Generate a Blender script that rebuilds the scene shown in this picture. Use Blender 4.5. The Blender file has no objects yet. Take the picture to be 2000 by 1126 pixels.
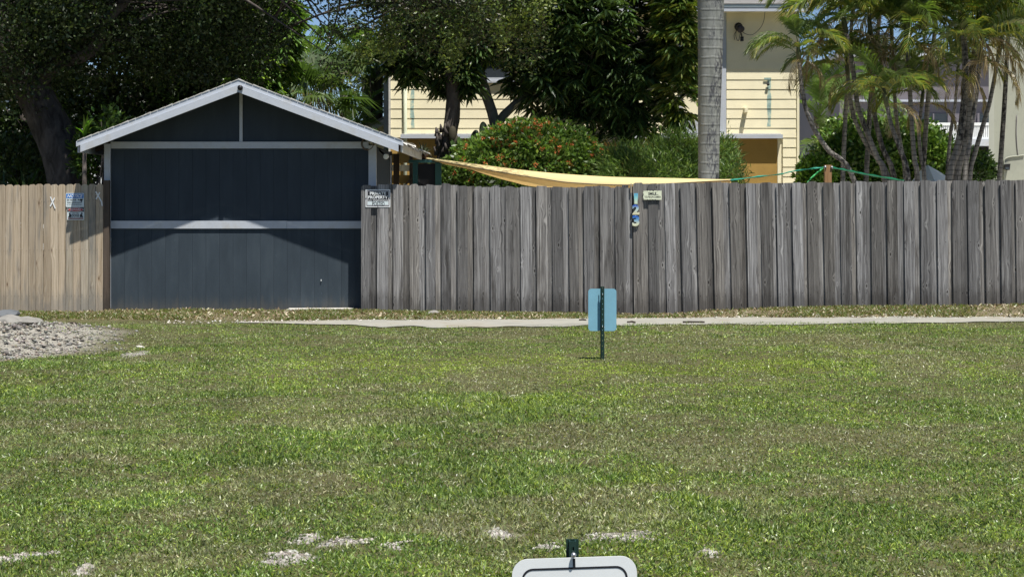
import bpy, bmesh, math, random
import numpy as np
from mathutils import Vector, Matrix
R = math.radians
SC = bpy.context.scene
C = SC.collection
random.seed(7); RNG = np.random.default_rng(7)

# ------------------------------------------------------------------ camera, sky, sun, exposure
F = 3400.0; H = 1.63; HOR = 382.0                     # focal length in photo pixels, eye height, horizon row
cam = bpy.data.cameras.new('camera'); camo = bpy.data.objects.new('camera', cam); C.objects.link(camo)
camo.location = (0, 0, H); camo.rotation_euler = (R(90), 0, 0)
cam.sensor_width = 36; cam.lens = F / 2000 * 36; cam.shift_y = -(563 - HOR) / 2000
cam.clip_end = 2000; cam.clip_start = 0.1
SC.camera = camo
SUN = Vector((0.36, -0.62, 1.74)).normalized()
w = bpy.data.worlds.new('World'); SC.world = w; w.use_nodes = True
nt = w.node_tree; bg = nt.nodes['Background']
sky = nt.nodes.new('ShaderNodeTexSky'); sky.sky_type = 'NISHITA'; sky.sun_disc = False
sky.sun_elevation = math.asin(SUN.z); sky.sun_rotation = math.atan2(SUN.x, SUN.y)
sky.air_density = 0.8; sky.dust_density = 0.0; sky.ozone_density = 4.0; sky.altitude = 1500
nt.links.new(sky.outputs[0], bg.inputs[0]); bg.inputs[1].default_value = 0.07
sun = bpy.data.lights.new('sun', 'SUN'); suno = bpy.data.objects.new('sun', sun); C.objects.link(suno)
sun.energy = 5.0; sun.angle = R(0.53); sun.color = (1.0, 0.955, 0.88)
suno.rotation_euler = SUN.to_track_quat('Z', 'Y').to_euler(); suno.location = (10, -10, 30)
SC.view_settings.view_transform = 'Standard'; SC.view_settings.look = 'None'
SC.view_settings.exposure = 0.55; SC.view_settings.gamma = 1; SC.view_settings.use_curve_mapping = False
SC.render.engine = 'CYCLES'
SC.cycles.max_bounces = 8; SC.cycles.transparent_max_bounces = 4

def P(px, py, Y): return Vector(((px - 1000) / F * Y, Y, H - (py - HOR) / F * Y))
def S(Y): return F / Y                                # photo pixels per metre at depth Y

# ------------------------------------------------------------------ numpy noise
def vnoise(x, y, seed=0):
    xi = np.floor(x).astype(np.int64); yi = np.floor(y).astype(np.int64)
    fx = x - xi; fy = y - yi; fx = fx*fx*(3-2*fx); fy = fy*fy*(3-2*fy)
    def h(a, b):
        n = (a*374761393 + b*668265263 + seed*974634777) & 0xffffffff
        n = ((n ^ (n >> 13)) * 1274126177) & 0xffffffff
        return ((n ^ (n >> 16)) & 0xffff) / 65535.0
    return (h(xi, yi)*(1-fx)+h(xi+1, yi)*fx)*(1-fy) + (h(xi, yi+1)*(1-fx)+h(xi+1, yi+1)*fx)*fy
def fbm(x, y, sc, seed=0, o=4):
    x = np.asarray(x, float); y = np.asarray(y, float)
    t = 0; a = 0.5; n = 0
    for i in range(o):
        t = t + a*vnoise(x*sc*2**i + 17*i, y*sc*2**i + 5*i, seed+i); n += a; a *= 0.55
    return t/n
def sstep(a, b, x):
    t = np.clip((np.asarray(x, float)-a)/(b-a), 0, 1); return t*t*(3-2*t)

# ------------------------------------------------------------------ object helpers
def link(o, parent=None):
    C.objects.link(o)
    if parent is not None: o.parent = parent
    return o
def tag(o, label=None, cat=None, group=None, kind=None):
    if label: o['label'] = label
    if cat: o['category'] = cat
    if group: o['group'] = group
    if kind: o['kind'] = kind
    return o
def thing(name, label, cat, loc=(0, 0, 0), group=None):
    o = bpy.data.objects.new(name, None); o.empty_display_size = 0.2; C.objects.link(o)
    o.location = loc; return tag(o, label, cat, group)
def place(name, me, parent=None, world=True):
    """link a mesh modelled in world coordinates (its parent Empties are only translated)"""
    o = bpy.data.objects.new(name, me); link(o, parent)
    if world and parent is not None:
        off = Vector((0, 0, 0)); p = parent
        while p is not None: off += p.location; p = p.parent
        o.location = -off
    return o
class MB:
    def __init__(s): s.v = []; s.f = []; s.sm = []
    def add(s, vs, fs, smooth=False):
        b = len(s.v); s.v += [tuple(v) for v in vs]
        for f in fs: s.f.append([i+b for i in f]); s.sm.append(smooth)
        return s
    def box(s, x0, x1, y0, y1, z0, z1):
        return s.add([(x0,y0,z0),(x1,y0,z0),(x1,y1,z0),(x0,y1,z0),(x0,y0,z1),(x1,y0,z1),(x1,y1,z1),(x0,y1,z1)],
              [(0,3,2,1),(4,5,6,7),(0,1,5,4),(1,2,6,5),(2,3,7,6),(3,0,4,7)])
    def prism(s, pts, a, b, axis='y'):
        """polygon (u,v) extruded along an axis; y: (x,z) counter-clockwise seen from the camera side"""
        n = len(pts)
        def m(u, v, d): return {'y': (u, d, v), 'x': (d, u, v), 'z': (u, v, d)}[axis]
        vs = [m(u, v, a) for u, v in pts] + [m(u, v, b) for u, v in pts]
        fs = [tuple(range(n)), tuple(range(2*n-1, n-1, -1))]
        for i in range(n): j = (i+1) % n; fs.append((i, i+n, j+n, j))
        return s.add(vs, fs)
    def tube(s, pts, radii, n=8, cap=True, smooth=True, jitter=0):
        pts = [Vector(p) for p in pts]; m = len(pts)
        if not hasattr(radii, '__len__'): radii = [radii]*m
        vs = []; up = Vector((0, 0, 1)); prev = None
        for i, p in enumerate(pts):
            t = (pts[min(i+1, m-1)] - pts[max(i-1, 0)])
            t = t.normalized() if t.length > 1e-9 else Vector((0, 0, 1))
            if prev is None:
                ref = Vector((0, 1, 0)) if abs(t.y) < .9 else Vector((1, 0, 0)); a = t.cross(ref).normalized()
            else:
                a = (prev - t*prev.dot(t)).normalized()
            prev = a; b = t.cross(a)
            for k in range(n):
                th = 2*math.pi*k/n; r = radii[i]*(1+(random.random()-.5)*jitter)
                vs.append(p + a*math.cos(th)*r + b*math.sin(th)*r)
        fs = []
        for i in range(m-1):
            for k in range(n):
                k2 = (k+1) % n; fs.append((i*n+k, i*n+k2, (i+1)*n+k2, (i+1)*n+k))
        if cap: fs += [tuple(range(n-1, -1, -1)), tuple(range((m-1)*n, m*n))]
        return s.add(vs, fs, smooth)
    def ball(s, c, r, n=10, m=6, rx=None, jitter=0):
        rx = rx or (r, r, r); vs = []
        for i in range(1, m):
            ph = math.pi*i/m
            for k in range(n):
                th = 2*math.pi*k/n; j = 1+(random.random()-.5)*jitter
                vs.append((c[0]+rx[0]*j*math.sin(ph)*math.cos(th), c[1]+rx[1]*j*math.sin(ph)*math.sin(th), c[2]+rx[2]*j*math.cos(ph)))
        t = len(vs); vs += [(c[0], c[1], c[2]+rx[2]), (c[0], c[1], c[2]-rx[2])]; fs = []
        for i in range(m-2):
            for k in range(n): k2 = (k+1) % n; fs.append((i*n+k, (i+1)*n+k, (i+1)*n+k2, i*n+k2))
        for k in range(n):
            k2 = (k+1) % n; fs.append((t, k, k2)); fs.append((t+1, (m-2)*n+k2, (m-2)*n+k))
        return s.add(vs, fs, jitter == 0)
    def mesh(s, name, mat):
        me = bpy.data.meshes.new(name); me.from_pydata(s.v, [], s.f)
        me.polygons.foreach_set('use_smooth', s.sm)
        if mat: me.materials.append(mat)
        me.update(); return me
    def obj(s, name, mat, parent=None, world=True): return place(name, s.mesh(name, mat), parent, world)
def single(o, label, cat, base=None, group=None):
    """a thing that is one mesh: move its origin to its base"""
    if base is not None:
        o.data.transform(Matrix.Translation(-Vector(base))); o.location = base
    return tag(o, label, cat, group)
def spline(pts, n):
    """Catmull-Rom through points, n samples"""
    pts = [Vector(p) for p in pts]; q = [pts[0]*2-pts[1]] + pts + [pts[-1]*2-pts[-2]]; out = []; m = len(pts)-1
    for i in range(n):
        u = i/(n-1)*m; k = min(int(u), m-1); t = u-k; a, b, c, d = q[k:k+4]
        out.append(0.5*((2*b)+(c-a)*t+(2*a-5*b+4*c-d)*t*t+(3*b-a-3*c+d)*t**3))
    return out

# mass meshes from numpy arrays -------------------------------------------------
def mass_mesh(name, V, pattern, col, mat):
    """V (n,k,3) vertices of n pieces, pattern = faces (all of one size) inside a piece, col (n,3) or (n,k,3)"""
    n, k = V.shape[:2]; pat = np.array(pattern); nf, fs = pat.shape
    me = bpy.data.meshes.new(name)
    me.vertices.add(n*k); me.vertices.foreach_set('co', V.reshape(-1).astype(np.float32))
    idx = (np.arange(n)[:, None, None]*k + pat[None]).reshape(-1).astype(np.int32)
    me.loops.add(len(idx)); me.loops.foreach_set('vertex_index', idx)
    me.polygons.add(n*nf)
    me.polygons.foreach_set('loop_start', np.arange(0, n*nf*fs, fs, dtype=np.int32))
    if col.ndim == 2: col = np.repeat(col[:, None, :], k, 1)
    c4 = np.ones((n*k, 4), np.float32); c4[:, :3] = col.reshape(-1, 3)
    at = me.color_attributes.new('Col', 'FLOAT_COLOR', 'POINT'); at.data.foreach_set('color', c4.reshape(-1))
    me.materials.append(mat); me.update(calc_edges=True); me.validate(); return me
def unit(a): return a/np.maximum(np.linalg.norm(a, axis=-1, keepdims=True), 1e-9)
def leaf_mesh(name, B, D, L, W, col, mat, droop=0.0, big=False, flat=0.0):
    """leaves from base points B along D; flat > 0 keeps blades facing up"""
    n = len(B); D = unit(D); rnd = unit(RNG.normal(size=(n, 3)))
    ref = unit(rnd*(1-flat) + np.array([0, 0, 1.0])*flat)
    Sd = unit(np.cross(D, ref)); Nn = np.cross(Sd, D)
    L = np.broadcast_to(L, (n,))[:, None]; W = np.broadcast_to(W, (n,))[:, None]
    dn = np.array([0, 0, -1.0])*droop
    if not big:
        V = np.stack([B, B+D*L*.5+Sd*W*.5+dn*L*.2, B+D*L+dn*L, B+D*L*.5-Sd*W*.5+dn*L*.2+Nn*W*.25], 1)
        return mass_mesh(name, V, [(0, 1, 2, 3)], col, mat)
    f = Nn*W*.16
    V = np.stack([B, B+D*L*.3+Sd*W*.46+dn*L*.1+f, B+D*L*.68+Sd*W*.42+dn*L*.5+f, B+D*L+dn*L,
                  B+D*L*.68-Sd*W*.42+dn*L*.5+f, B+D*L*.3-Sd*W*.46+dn*L*.1+f], 1)
    return mass_mesh(name, V, [(0, 1, 2, 3), (0, 3, 4, 5)], col, mat)

# ------------------------------------------------------------------ materials
class NT:
    def __init__(s, name):
        s.m = bpy.data.materials.new(name); s.m.use_nodes = True; s.t = s.m.node_tree
        s.b = s.t.nodes['Principled BSDF']; s.out = s.t.nodes['Material Output']
    def n(s, typ, **kw):
        nd = s.t.nodes.new('ShaderNode'+typ)
        for k, v in kw.items():
            if k.startswith('i_'):
                key = k[2:]; key = int(key) if key.isdigit() else key.replace('_', ' ')
                s.set(nd.inputs[key], v)
            else: setattr(nd, k, v)
        return nd
    def set(s, inp, v):
        if hasattr(v, 'is_output') and v.is_output: s.t.links.new(v, inp)
        elif hasattr(inp.default_value, '__len__') and not isinstance(inp.default_value, str) and hasattr(v, '__len__') and len(v) == 3 and len(inp.default_value) == 4:
            inp.default_value = (*v, 1)
        else: inp.default_value = v
    def math(s, op, a, b=0.0, clamp=False):
        nd = s.n('Math', operation=op, use_clamp=clamp); s.set(nd.inputs[0], a); s.set(nd.inputs[1], b); return nd.outputs[0]
    def maprange(s, v, a, b, c, d, smooth=False):
        nd = s.n('MapRange'); nd.interpolation_type = 'SMOOTHSTEP' if smooth else 'LINEAR'
        for i, x in enumerate((v, a, b, c, d)): s.set(nd.inputs[i], x)
        return nd.outputs[0]
    def mix(s, f, a, b, mode='MIX'):
        nd = s.n('Mix', data_type='RGBA', blend_type=mode); s.set(nd.inputs[0], f); s.set(nd.inputs[6], a); s.set(nd.inputs[7], b); return nd.outputs[2]
    def noise(s, vec, scale, detail=4, rough=.55, dist=0.0):
        nd = s.n('TexNoise'); s.set(nd.inputs['Vector'], vec)
        for k, v in (('Scale', scale), ('Detail', detail), ('Roughness', rough), ('Distortion', dist)): s.set(nd.inputs[k], v)
        return nd.outputs[0]
    def ramp(s, f, stops):
        nd = s.n('ValToRGB'); s.set(nd.inputs[0], f); e = nd.color_ramp.elements
        while len(e) < len(stops): e.new(0.5)
        for el, (p, c) in zip(e, stops): el.position = p; el.color = (*c, 1) if len(c) == 3 else c
        return nd.outputs[0]
    def bump(s, h, strength, dist=0.01):
        nd = s.n('Bump'); s.set(nd.inputs['Height'], h); nd.inputs['Strength'].default_value = strength; nd.inputs['Distance'].default_value = dist
        s.t.links.new(nd.outputs[0], s.b.inputs['Normal'])
    def coord(s): return s.n('TexCoord').outputs['Object']
    def scaled(s, v, sc, add=None):
        nd = s.n('VectorMath', operation='MULTIPLY'); s.set(nd.inputs[0], v); nd.inputs[1].default_value = sc; o = nd.outputs[0]
        if add is not None:
            a = s.n('VectorMath', operation='ADD'); s.set(a.inputs[0], o); s.set(a.inputs[1], add); o = a.outputs[0]
        return o
    def done(s, col=None, rough=None, spec=None):
        if col is not None: s.set(s.b.inputs['Base Color'], col)
        if rough is not None: s.set(s.b.inputs['Roughness'], rough)
        if spec is not None: s.set(s.b.inputs['Specular IOR Level'], spec)
        return s.m

def m_paint(name, col, var=.12, rough=.6, scale=6, dirt=None, dirt_amt=.3, bump=.15, spec=.3, stretch=(1, 1, 1), splash=None):
    t = NT(name); c = t.coord(); r = t.n('ObjectInfo').outputs['Random']
    off = t.n('CombineXYZ'); t.set(off.inputs[0], t.math('MULTIPLY', r, 31.)); t.set(off.inputs[2], t.math('MULTIPLY', r, 17.))
    v = t.scaled(c, stretch, off.outputs[0])
    n1 = t.noise(v, scale, 5, .6); n2 = t.noise(v, scale*9, 3, .6)
    k = t.maprange(n1, .3, .7, 1-var, 1+var)
    cc = t.mix(1.0, (*col, 1), t.n('CombineColor', i_0=k, i_1=k, i_2=k).outputs[0], 'MULTIPLY')
    if dirt is not None:
        cc = t.mix(t.math('MULTIPLY', t.maprange(n1, .5, .72, 0, 1, True), dirt_amt), cc, (*dirt, 1))
        cc = t.mix(t.math('MULTIPLY', t.maprange(n2, .58, .72, 0, 1, True), dirt_amt*.6), cc, (*dirt, 1))
    if splash is not None:                              # mud thrown up along the foot, and a few scuffs
        sz = t.n('SeparateXYZ'); t.set(sz.inputs[0], c)
        bz = t.math('ADD', sz.outputs[2], t.math('MULTIPLY', t.noise(t.scaled(v, (6, 6, 3)), 1.0, 5, .7), -.55))
        cc = t.mix(t.math('MULTIPLY', t.maprange(bz, -.34, -.05, 1, 0, True), .3), cc, (*splash, 1))
        sc_ = t.noise(t.scaled(v, (7, 7, 22)), 1.0, 4, .75); cc = t.mix(t.math('MULTIPLY', t.maprange(sc_, .66, .74, 0, 1, True), .35), cc, (*[min(1, x*3.2) for x in col], 1))
    t.bump(n2, bump, .004); return t.done(cc, rough, spec)

def m_wood(name, ramp, rampfine, dirt, stain=.5, knots=1.0, tone=(.72, 1.22), warm=None):
    t = NT(name); c = t.coord(); r = t.n('ObjectInfo').outputs['Random']
    wn = t.n('TexWhiteNoise', noise_dimensions='1D'); t.set(wn.inputs['W'], t.math('MULTIPLY', r, 913.))
    off = t.n('CombineXYZ'); t.set(off.inputs[0], t.math('MULTIPLY', r, 71.)); t.set(off.inputs[1], t.math('MULTIPLY', r, 37.)); t.set(off.inputs[2], t.math('MULTIPLY', r, 53.))
    vor = t.n('TexVoronoi', feature='F1'); t.set(vor.inputs['Vector'], t.scaled(c, (8.5, 0, 3.4), off.outputs[0])); vor.inputs['Scale'].default_value = 1.0
    d = vor.outputs['Distance']
    s = t.maprange(d, 0, .42, 1, 0, True)
    sx = t.n('SeparateXYZ'); t.set(sx.inputs[0], c)
    wob = t.noise(t.scaled(c, (2, 0, 2.2), off.outputs[0]), 1.0, 2, .5)
    gx = t.math('ADD', sx.outputs[0], t.math('MULTIPLY', s, .03)); gx = t.math('ADD', gx, t.math('MULTIPLY', wob, .028))
    cb = t.n('CombineXYZ'); t.set(cb.inputs[0], gx); t.set(cb.inputs[2], sx.outputs[2])
    g1 = t.noise(t.scaled(cb.outputs[0], (58, 1, .8), off.outputs[0]), 1.0, 5, .65)
    g2 = t.noise(t.scaled(cb.outputs[0], (190, 1, 2.6), off.outputs[0]), 1.0, 3, .65)
    g = t.math('ADD', t.math('MULTIPLY', g1, .62), t.math('MULTIPLY', g2, .38))
    col = t.ramp(g, ramp)
    knot = t.maprange(d, .035, .12, knots, 0, True); ring = t.math('MULTIPLY', t.maprange(d, .10, .2, 1, 0, True), t.math('SUBTRACT', 1.0, knot))
    ring = t.math('MULTIPLY', ring, .55*knots)
    col = t.mix(ring, col, rampfine[1]); col = t.mix(knot, col, rampfine[0])
    st = t.noise(t.scaled(c, (9, 1, 1.0), off.outputs[0]), 1.0, 4, .6)
    col = t.mix(t.math('MULTIPLY', t.maprange(st, .5, .75, 0, 1, True), stain), col, dirt)
    # mildew that creeps up from the wet ends of the boards
    bz = t.math('ADD', sx.outputs[2], t.math('MULTIPLY', t.noise(t.scaled(c, (14, 1, 3), off.outputs[0]), 1.0, 3, .6), -.75))
    col = t.mix(t.math('MULTIPLY', t.maprange(bz, -.28, .02, 1, 0, True), .55), col, dirt)
    k = t.maprange(wn.outputs['Value'], 0, 1, tone[0], tone[1])
    col = t.mix(1.0, col, t.n('CombineColor', i_0=k, i_1=k, i_2=k).outputs[0], 'MULTIPLY')
    if warm:
        wc = t.n('TexWhiteNoise', noise_dimensions='1D'); t.set(wc.inputs['W'], t.math('MULTIPLY', r, 411.))
        col = t.mix(t.maprange(wc.outputs['Value'], .35, 1, 0, 1), col, t.mix(1.0, col, warm, 'MULTIPLY'))
    t.bump(t.math('SUBTRACT', g, t.math('MULTIPLY', knot, .5)), .5, .006); return t.done(col, .85, .2)

def m_leaf(name, trans=.35, rough=.42, spec=.4, tint=1.5):
    t = NT(name); a = t.n('Attribute', attribute_name='Col').outputs['Color']
    r = t.n('ObjectInfo').outputs['Random']; k = t.maprange(r, 0, 1, .85, 1.15)
    a = t.mix(1.0, a, t.n('CombineColor', i_0=k, i_1=k, i_2=k).outputs[0], 'MULTIPLY')
    t.done(a, rough, spec)
    tr = t.n('BsdfTranslucent'); t.set(tr.inputs['Color'], t.mix(1.0, a, (tint, tint*1.05, tint*.45, 1), 'MULTIPLY'))
    mx = t.n('MixShader'); mx.inputs[0].default_value = trans
    t.t.links.new(t.b.outputs[0], mx.inputs[1]); t.t.links.new(tr.outputs[0], mx.inputs[2]); t.t.links.new(mx.outputs[0], t.out.inputs[0])
    return t.m

def m_bark(name, c1, c2, sc=9, zs=.35, bump=.9, moss=None):
    t = NT(name); c = t.coord(); v = t.scaled(c, (1, 1, zs))
    n = t.noise(v, sc, 6, .65, .6); n2 = t.noise(c, 2.2, 4, .6)
    col = t.ramp(n, [(.32, c1), (.68, c2)])
    if moss: col = t.mix(t.math('MULTIPLY', t.maprange(n2, .52, .68, 0, 1, True), .7), col, moss)
    t.bump(n, bump, .03); return t.done(col, .9, .15)

def m_rings(name, c1, c2, freq, moss, amt=.6, ring=.5, side=0):
    """ringed palm trunk: leaf scars across the trunk"""
    t = NT(name); c = t.coord(); sx = t.n('SeparateXYZ'); t.set(sx.inputs[0], c)
    n0 = t.noise(c, 1.1, 2)
    wz = t.math('ADD', sx.outputs[2], t.math('MULTIPLY', t.noise(c, 3, 2), .06))
    sn = t.math('SINE', t.math('MULTIPLY', wz, freq)); rg = t.maprange(sn, .55, 1, 0, 1, True)
    n = t.noise(t.scaled(c, (14, 14, 3)), 1.0, 5, .65); n2 = t.noise(t.scaled(c, (3, 3, .8)), 1.0, 5, .7)
    n3 = t.noise(t.scaled(c, (30, 30, 12)), 1.0, 4, .65)
    col = t.ramp(n, [(.3, c1), (.7, c2)])
    col = t.mix(t.math('MULTIPLY', rg, ring), col, tuple(x*.42 for x in c1)+(1,))
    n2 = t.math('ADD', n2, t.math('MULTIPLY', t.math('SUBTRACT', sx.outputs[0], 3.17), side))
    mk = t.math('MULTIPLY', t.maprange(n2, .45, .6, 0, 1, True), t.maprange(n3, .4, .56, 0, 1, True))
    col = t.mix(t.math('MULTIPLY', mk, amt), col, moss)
    t.bump(t.math('ADD', rg, n), .4, .01); return t.done(col, .85, .2)

def m_attr(name, rough=.9, grain=40, amt=.35, bump=.5):
    t = NT(name); a = t.n('Attribute', attribute_name='Col').outputs['Color']; c = t.coord()
    n = t.noise(c, grain, 5, .7); n2 = t.noise(c, grain*.13, 4, .6)
    k = t.math('MULTIPLY', t.maprange(n, .25, .75, 1-amt, 1+amt), t.maprange(n2, .25, .75, .8, 1.2))
    a = t.mix(1.0, a, t.n('CombineColor', i_0=k, i_1=k, i_2=k).outputs[0], 'MULTIPLY')
    t.bump(n, bump, .02); return t.done(a, rough, .15)

G4 = lambda v, b=0: (v*(1-b), v, v*(1+b*1.2), 1)
M = {}
M['wood_grey'] = m_wood('weathered_wood', [(.33, (.03, .03, .033)), (.44, (.145, .142, .143)), (.55, (.265, .262, .262)), (.68, (.50, .495, .485))],
                        [(.035, .032, .03, 1), (.42, .415, .41, 1)], (.05, .046, .043, 1), .8, 1.0, (.5, 1.2), (1.03, .985, .91, 1))
M['wood_tan'] = m_wood('new_wood', [(.33, (.22, .165, .10)), (.5, (.44, .36, .265)), (.68, (.58, .49, .37))],
                       [(.13, .085, .05, 1), (.30, .22, .15, 1)], (.19, .185, .17, 1), .85, .9, (.80, 1.12), (.90, .97, 1.04, 1))
M['wood_dark'] = m_wood('dark_wood', [(.28, (.045, .034, .026)), (.5, (.09, .07, .055)), (.75, (.15, .12, .095))],
                       [(.03, .02, .015, 1), (.1, .08, .06, 1)], (.03, .028, .025, 1), .5)
M['wood_post'] = m_wood('brown_wood', [(.28, (.16, .09, .04)), (.5, (.28, .16, .075)), (.75, (.38, .24, .12))],
                       [(.1, .05, .03, 1), (.24, .14, .07, 1)], (.12, .08, .05, 1), .3)
M['navy'] = m_paint('charcoal_paint', (.040, .053, .068), .10, .75, 3, (.052, .066, .08), .3, .2, .12, (2, 2, .5))
M['navy_low'] = m_paint('charcoal_paint_lit_worn', (.043, .058, .073), .16, .75, 2.2, (.06, .076, .09), .45, .2, .12, (2, 2, .5), (.16, .14, .105))  # lower planks' sunlight put into a slightly lighter base; mud and scuffs are wear
M['white'] = m_paint('white_paint', (.47, .505, .56), .08, .55, 4, (.36, .34, .29), .45, .2)
M['white_old'] = m_paint('peeling_white_paint', (.60, .59, .55), .15, .7, 7, (.16, .13, .10), .9, .3)
M['yellow'] = m_paint('pale_yellow_paint', (.85, .78, .555), .05, .6, 2.5, None, 0, .1)
M['mustard'] = m_paint('mustard_paint', (.37, .235, .065), .12, .75, 2.5, (.30, .17, .04), .5, .3)
M['teal_stain'] = m_paint('old_teal_paint', (.30, .42, .38), .3, .7, 9, (.72, .66, .42), .8, .1)
M['teal'] = m_paint('teal_paint', (.03, .10, .10), .2, .6, 5)
M['shadowed'] = m_paint('shadowed_wall_paint', (.36, .37, .31), .07, .8, 1.5, (.25, .26, .22), .5, .3, .2, (1, 1, .6))  # white wall's partial shade put into a darker grey-green base colour
M['greywall'] = m_paint('purple_grey_paint', (.165, .15, .165), .06, .7, 1)
M['shingle'] = m_paint('grey_shingles', (.19, .185, .18), .25, .9, 8, (.08, .08, .08), .6, .4)
M['glass'] = NT('window_glass').done((.04, .05, .06, 1), .08, .6)
M['black'] = m_paint('black_plastic', (.014, .014, .016), .1, .5, 8)
M['metal'] = m_paint('galvanised_metal', (.42, .43, .45), .12, .35, 20); M['metal'].node_tree.nodes['Principled BSDF'].inputs['Metallic'].default_value = .8
M['terracotta'] = m_paint('dark_clay', (.09, .045, .03), .2, .8, 8)
M['leaf'] = m_leaf('leaf'); M['leaf_glossy'] = m_leaf('glossy_leaf', .22, .34, .5)
M['frond'] = m_leaf('frond', .35, .38, .5)
M['grass'] = m_leaf('grass_blade', .38, .38, .5, 1.25)
M['dry'] = m_leaf('dry_leaf', .15, .7, .2, 1.0)
M['petal'] = m_leaf('petal', .3, .6, .2, 1.0)
M['bark'] = m_bark('oak_bark', (.035, .03, .027), (.12, .105, .095), 9)
M['bark_grey'] = m_bark('smooth_grey_bark', (.075, .07, .065), (.17, .16, .15), 6, .5, .4, (.10, .115, .08, 1))
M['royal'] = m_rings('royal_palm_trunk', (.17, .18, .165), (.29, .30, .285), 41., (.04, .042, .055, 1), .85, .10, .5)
M['areca'] = m_rings('ringed_palm_trunk', (.095, .088, .078), (.30, .28, .25), 80., (.018, .017, .018, 1), .97, .6)
M['shaft'] = m_paint('green_crownshaft', (.075, .085, .035), .3, .5, 5, (.12, .09, .05), .6)
M['ground'] = m_attr('soil', .95, 45, .45, .7)
M['gravelmat'] = m_attr('stone', .9, 25, .25, .4)
M['pathmat'] = m_paint('pale_dirt', (.30, .295, .26), .22, .95, 1.6, (.22, .19, .14), .8, .5, .1)
M['rock'] = m_paint('limestone', (.24, .232, .212), .3, .9, 6, (.14, .135, .13), .7, .8)
M['rockdark'] = m_paint('dark_slate', (.12, .13, .14), .3, .9, 6, (.05, .05, .05), .5, .8)
M['cement'] = m_paint('concrete', (.55, .53, .48), .15, .9, 5, (.25, .23, .19), .5, .5)

def flatmat(name, c, rough=.5, spec=.35, metal=0):
    return m_paint(name, c, .04, rough, 12, None, 0, .03, spec)
M['signwhite'] = flatmat('sign_white', (.74, .77, .78)); M['ink'] = flatmat('sign_black', (.015, .016, .022))
M['signblue'] = flatmat('sign_blue', (.02, .16, .50)); M['signred'] = flatmat('sign_red', (.45, .03, .03))
M['signgrey'] = flatmat('sign_grey', (.62, .70, .72)); M['skyblue'] = flatmat('sky_blue_panel', (.20, .42, .54), .55)
M['postgreen'] = flatmat('dark_green_steel', (.012, .035, .028), .45); M['cream'] = m_paint('cream_plastic', (.68, .72, .55), .08, .6, 14, (.35, .36, .25), .5)
M['strap'] = m_leaf('green_ribbon', .3, .4, .4, 1.2)

# ------------------------------------------------------------------ terrain
FB = np.array([[-900, -.03], [0, -.03], [200, -.02], [215, 0], [705, 0], [900, -.02], [1235, -.05], [1310, -.04], [1390, .01], [1600, .05], [2000, .085], [2600, .1]])
def mound_r(x, y): return np.sqrt(((x+6.95)/2.8)**2 + ((y-18.7)/np.where(y < 18.7, 2.65, 3.9))**2) + (fbm(x, y, 1.1, 40)-.5)*.35
def ground_z(x, y, fine=True):
    x = np.asarray(x, float); y = np.asarray(y, float)
    fz = np.interp(x/24.6*F+1000, FB[:, 0], FB[:, 1])
    z = fz*sstep(22.9, 24.3, y)
    lawn = sstep(3, 5, y)*(1-sstep(21, 22.3, y))
    z = z + lawn*((fbm(x, y, .55, 3)-.5)*.10 + (fbm(x, y, 3.2, 9, 3)-.5)*.035)
    mr = mound_r(x, y); z = z + .21*sstep(1.0, .3, mr) + sstep(1.0, .7, mr)*((fbm(x, y, 5.5, 47, 3)-.5)*.13+(fbm(x, y, 14, 49, 2)-.5)*.04)
    return z
# bare patches: (px, py, half width px, half height px) of the photograph turned into spots on the lawn
SPOTS = []
for px, py, a, b in [(690, 1060, 65, 9), (570, 1090, 42, 8), (770, 1070, 45, 7), (600, 1050, 25, 3), (1070, 1066, 34, 7), (1190, 1047, 70, 5), (1390, 1078, 26, 5), (975, 1038, 25, 3),
                     (90, 1076, 55, 5), (10, 1092, 50, 4), (160, 1112, 20, 3), (270, 690, 20, 5)]:
    Y = F*H/(py-HOR); SPOTS.append(((px-1000)/F*Y, Y, a/F*Y, max(b*Y*Y/(F*H), .12)))
DRYS = []
for px, py, a, b in [(990, 870, 60, 16), (280, 930, 120, 14), (1290, 740, 180, 9), (60, 830, 90, 10), (820, 660, 260, 14), (1500, 665, 420, 16), (1640, 850, 130, 12), (1830, 835, 90, 9), (120, 780, 90, 9),
                     (1150, 960, 150, 14), (1700, 960, 200, 16), (470, 780, 120, 8), (1320, 860, 70, 12), (600, 940, 90, 9), (330, 1010, 120, 8), (850, 1030, 90, 8), (1900, 1060, 100, 14), (290, 660, 70, 14), (300, 700, 90, 8), (1880, 700, 130, 12)]:
    Y = F*H/(py-HOR); DRYS.append(((px-1000)/F*Y, Y, a/F*Y, max(b*Y*Y/(F*H), .2)))
def spotmask(x, y, spots, seed, rag=1.5):
    m = np.zeros_like(x); n = (fbm(x, y, 3.0, seed)-.5)*rag*1.6 + (fbm(x, y*1.6, 10, seed+7)-.5)*rag
    for cx, cy, a, b in spots:
        d = np.sqrt(((x-cx)/a)**2+((y-cy)/b)**2)+n; m = np.maximum(m, sstep(1.1, .55, d))
    return m
PATH = np.array([[300, 630, 630.3], [430, 629.8, 631], [560, 628.8, 632.2], [700, 626, 636], [850, 625, 640], [1000, 625, 640], [1200, 622.5, 638], [1400, 621, 634], [1700, 621, 632.5], [1900, 621, 630], [2000, 621, 628], [2600, 620, 626]])
def path_edges(x):
    px = x/22.3*F+1000
    a = F*H/(np.interp(px, PATH[:, 0], PATH[:, 1])-HOR); b = F*H/(np.interp(px, PATH[:, 0], PATH[:, 2])-HOR)
    return b, a                                        # near edge, far edge

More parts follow.
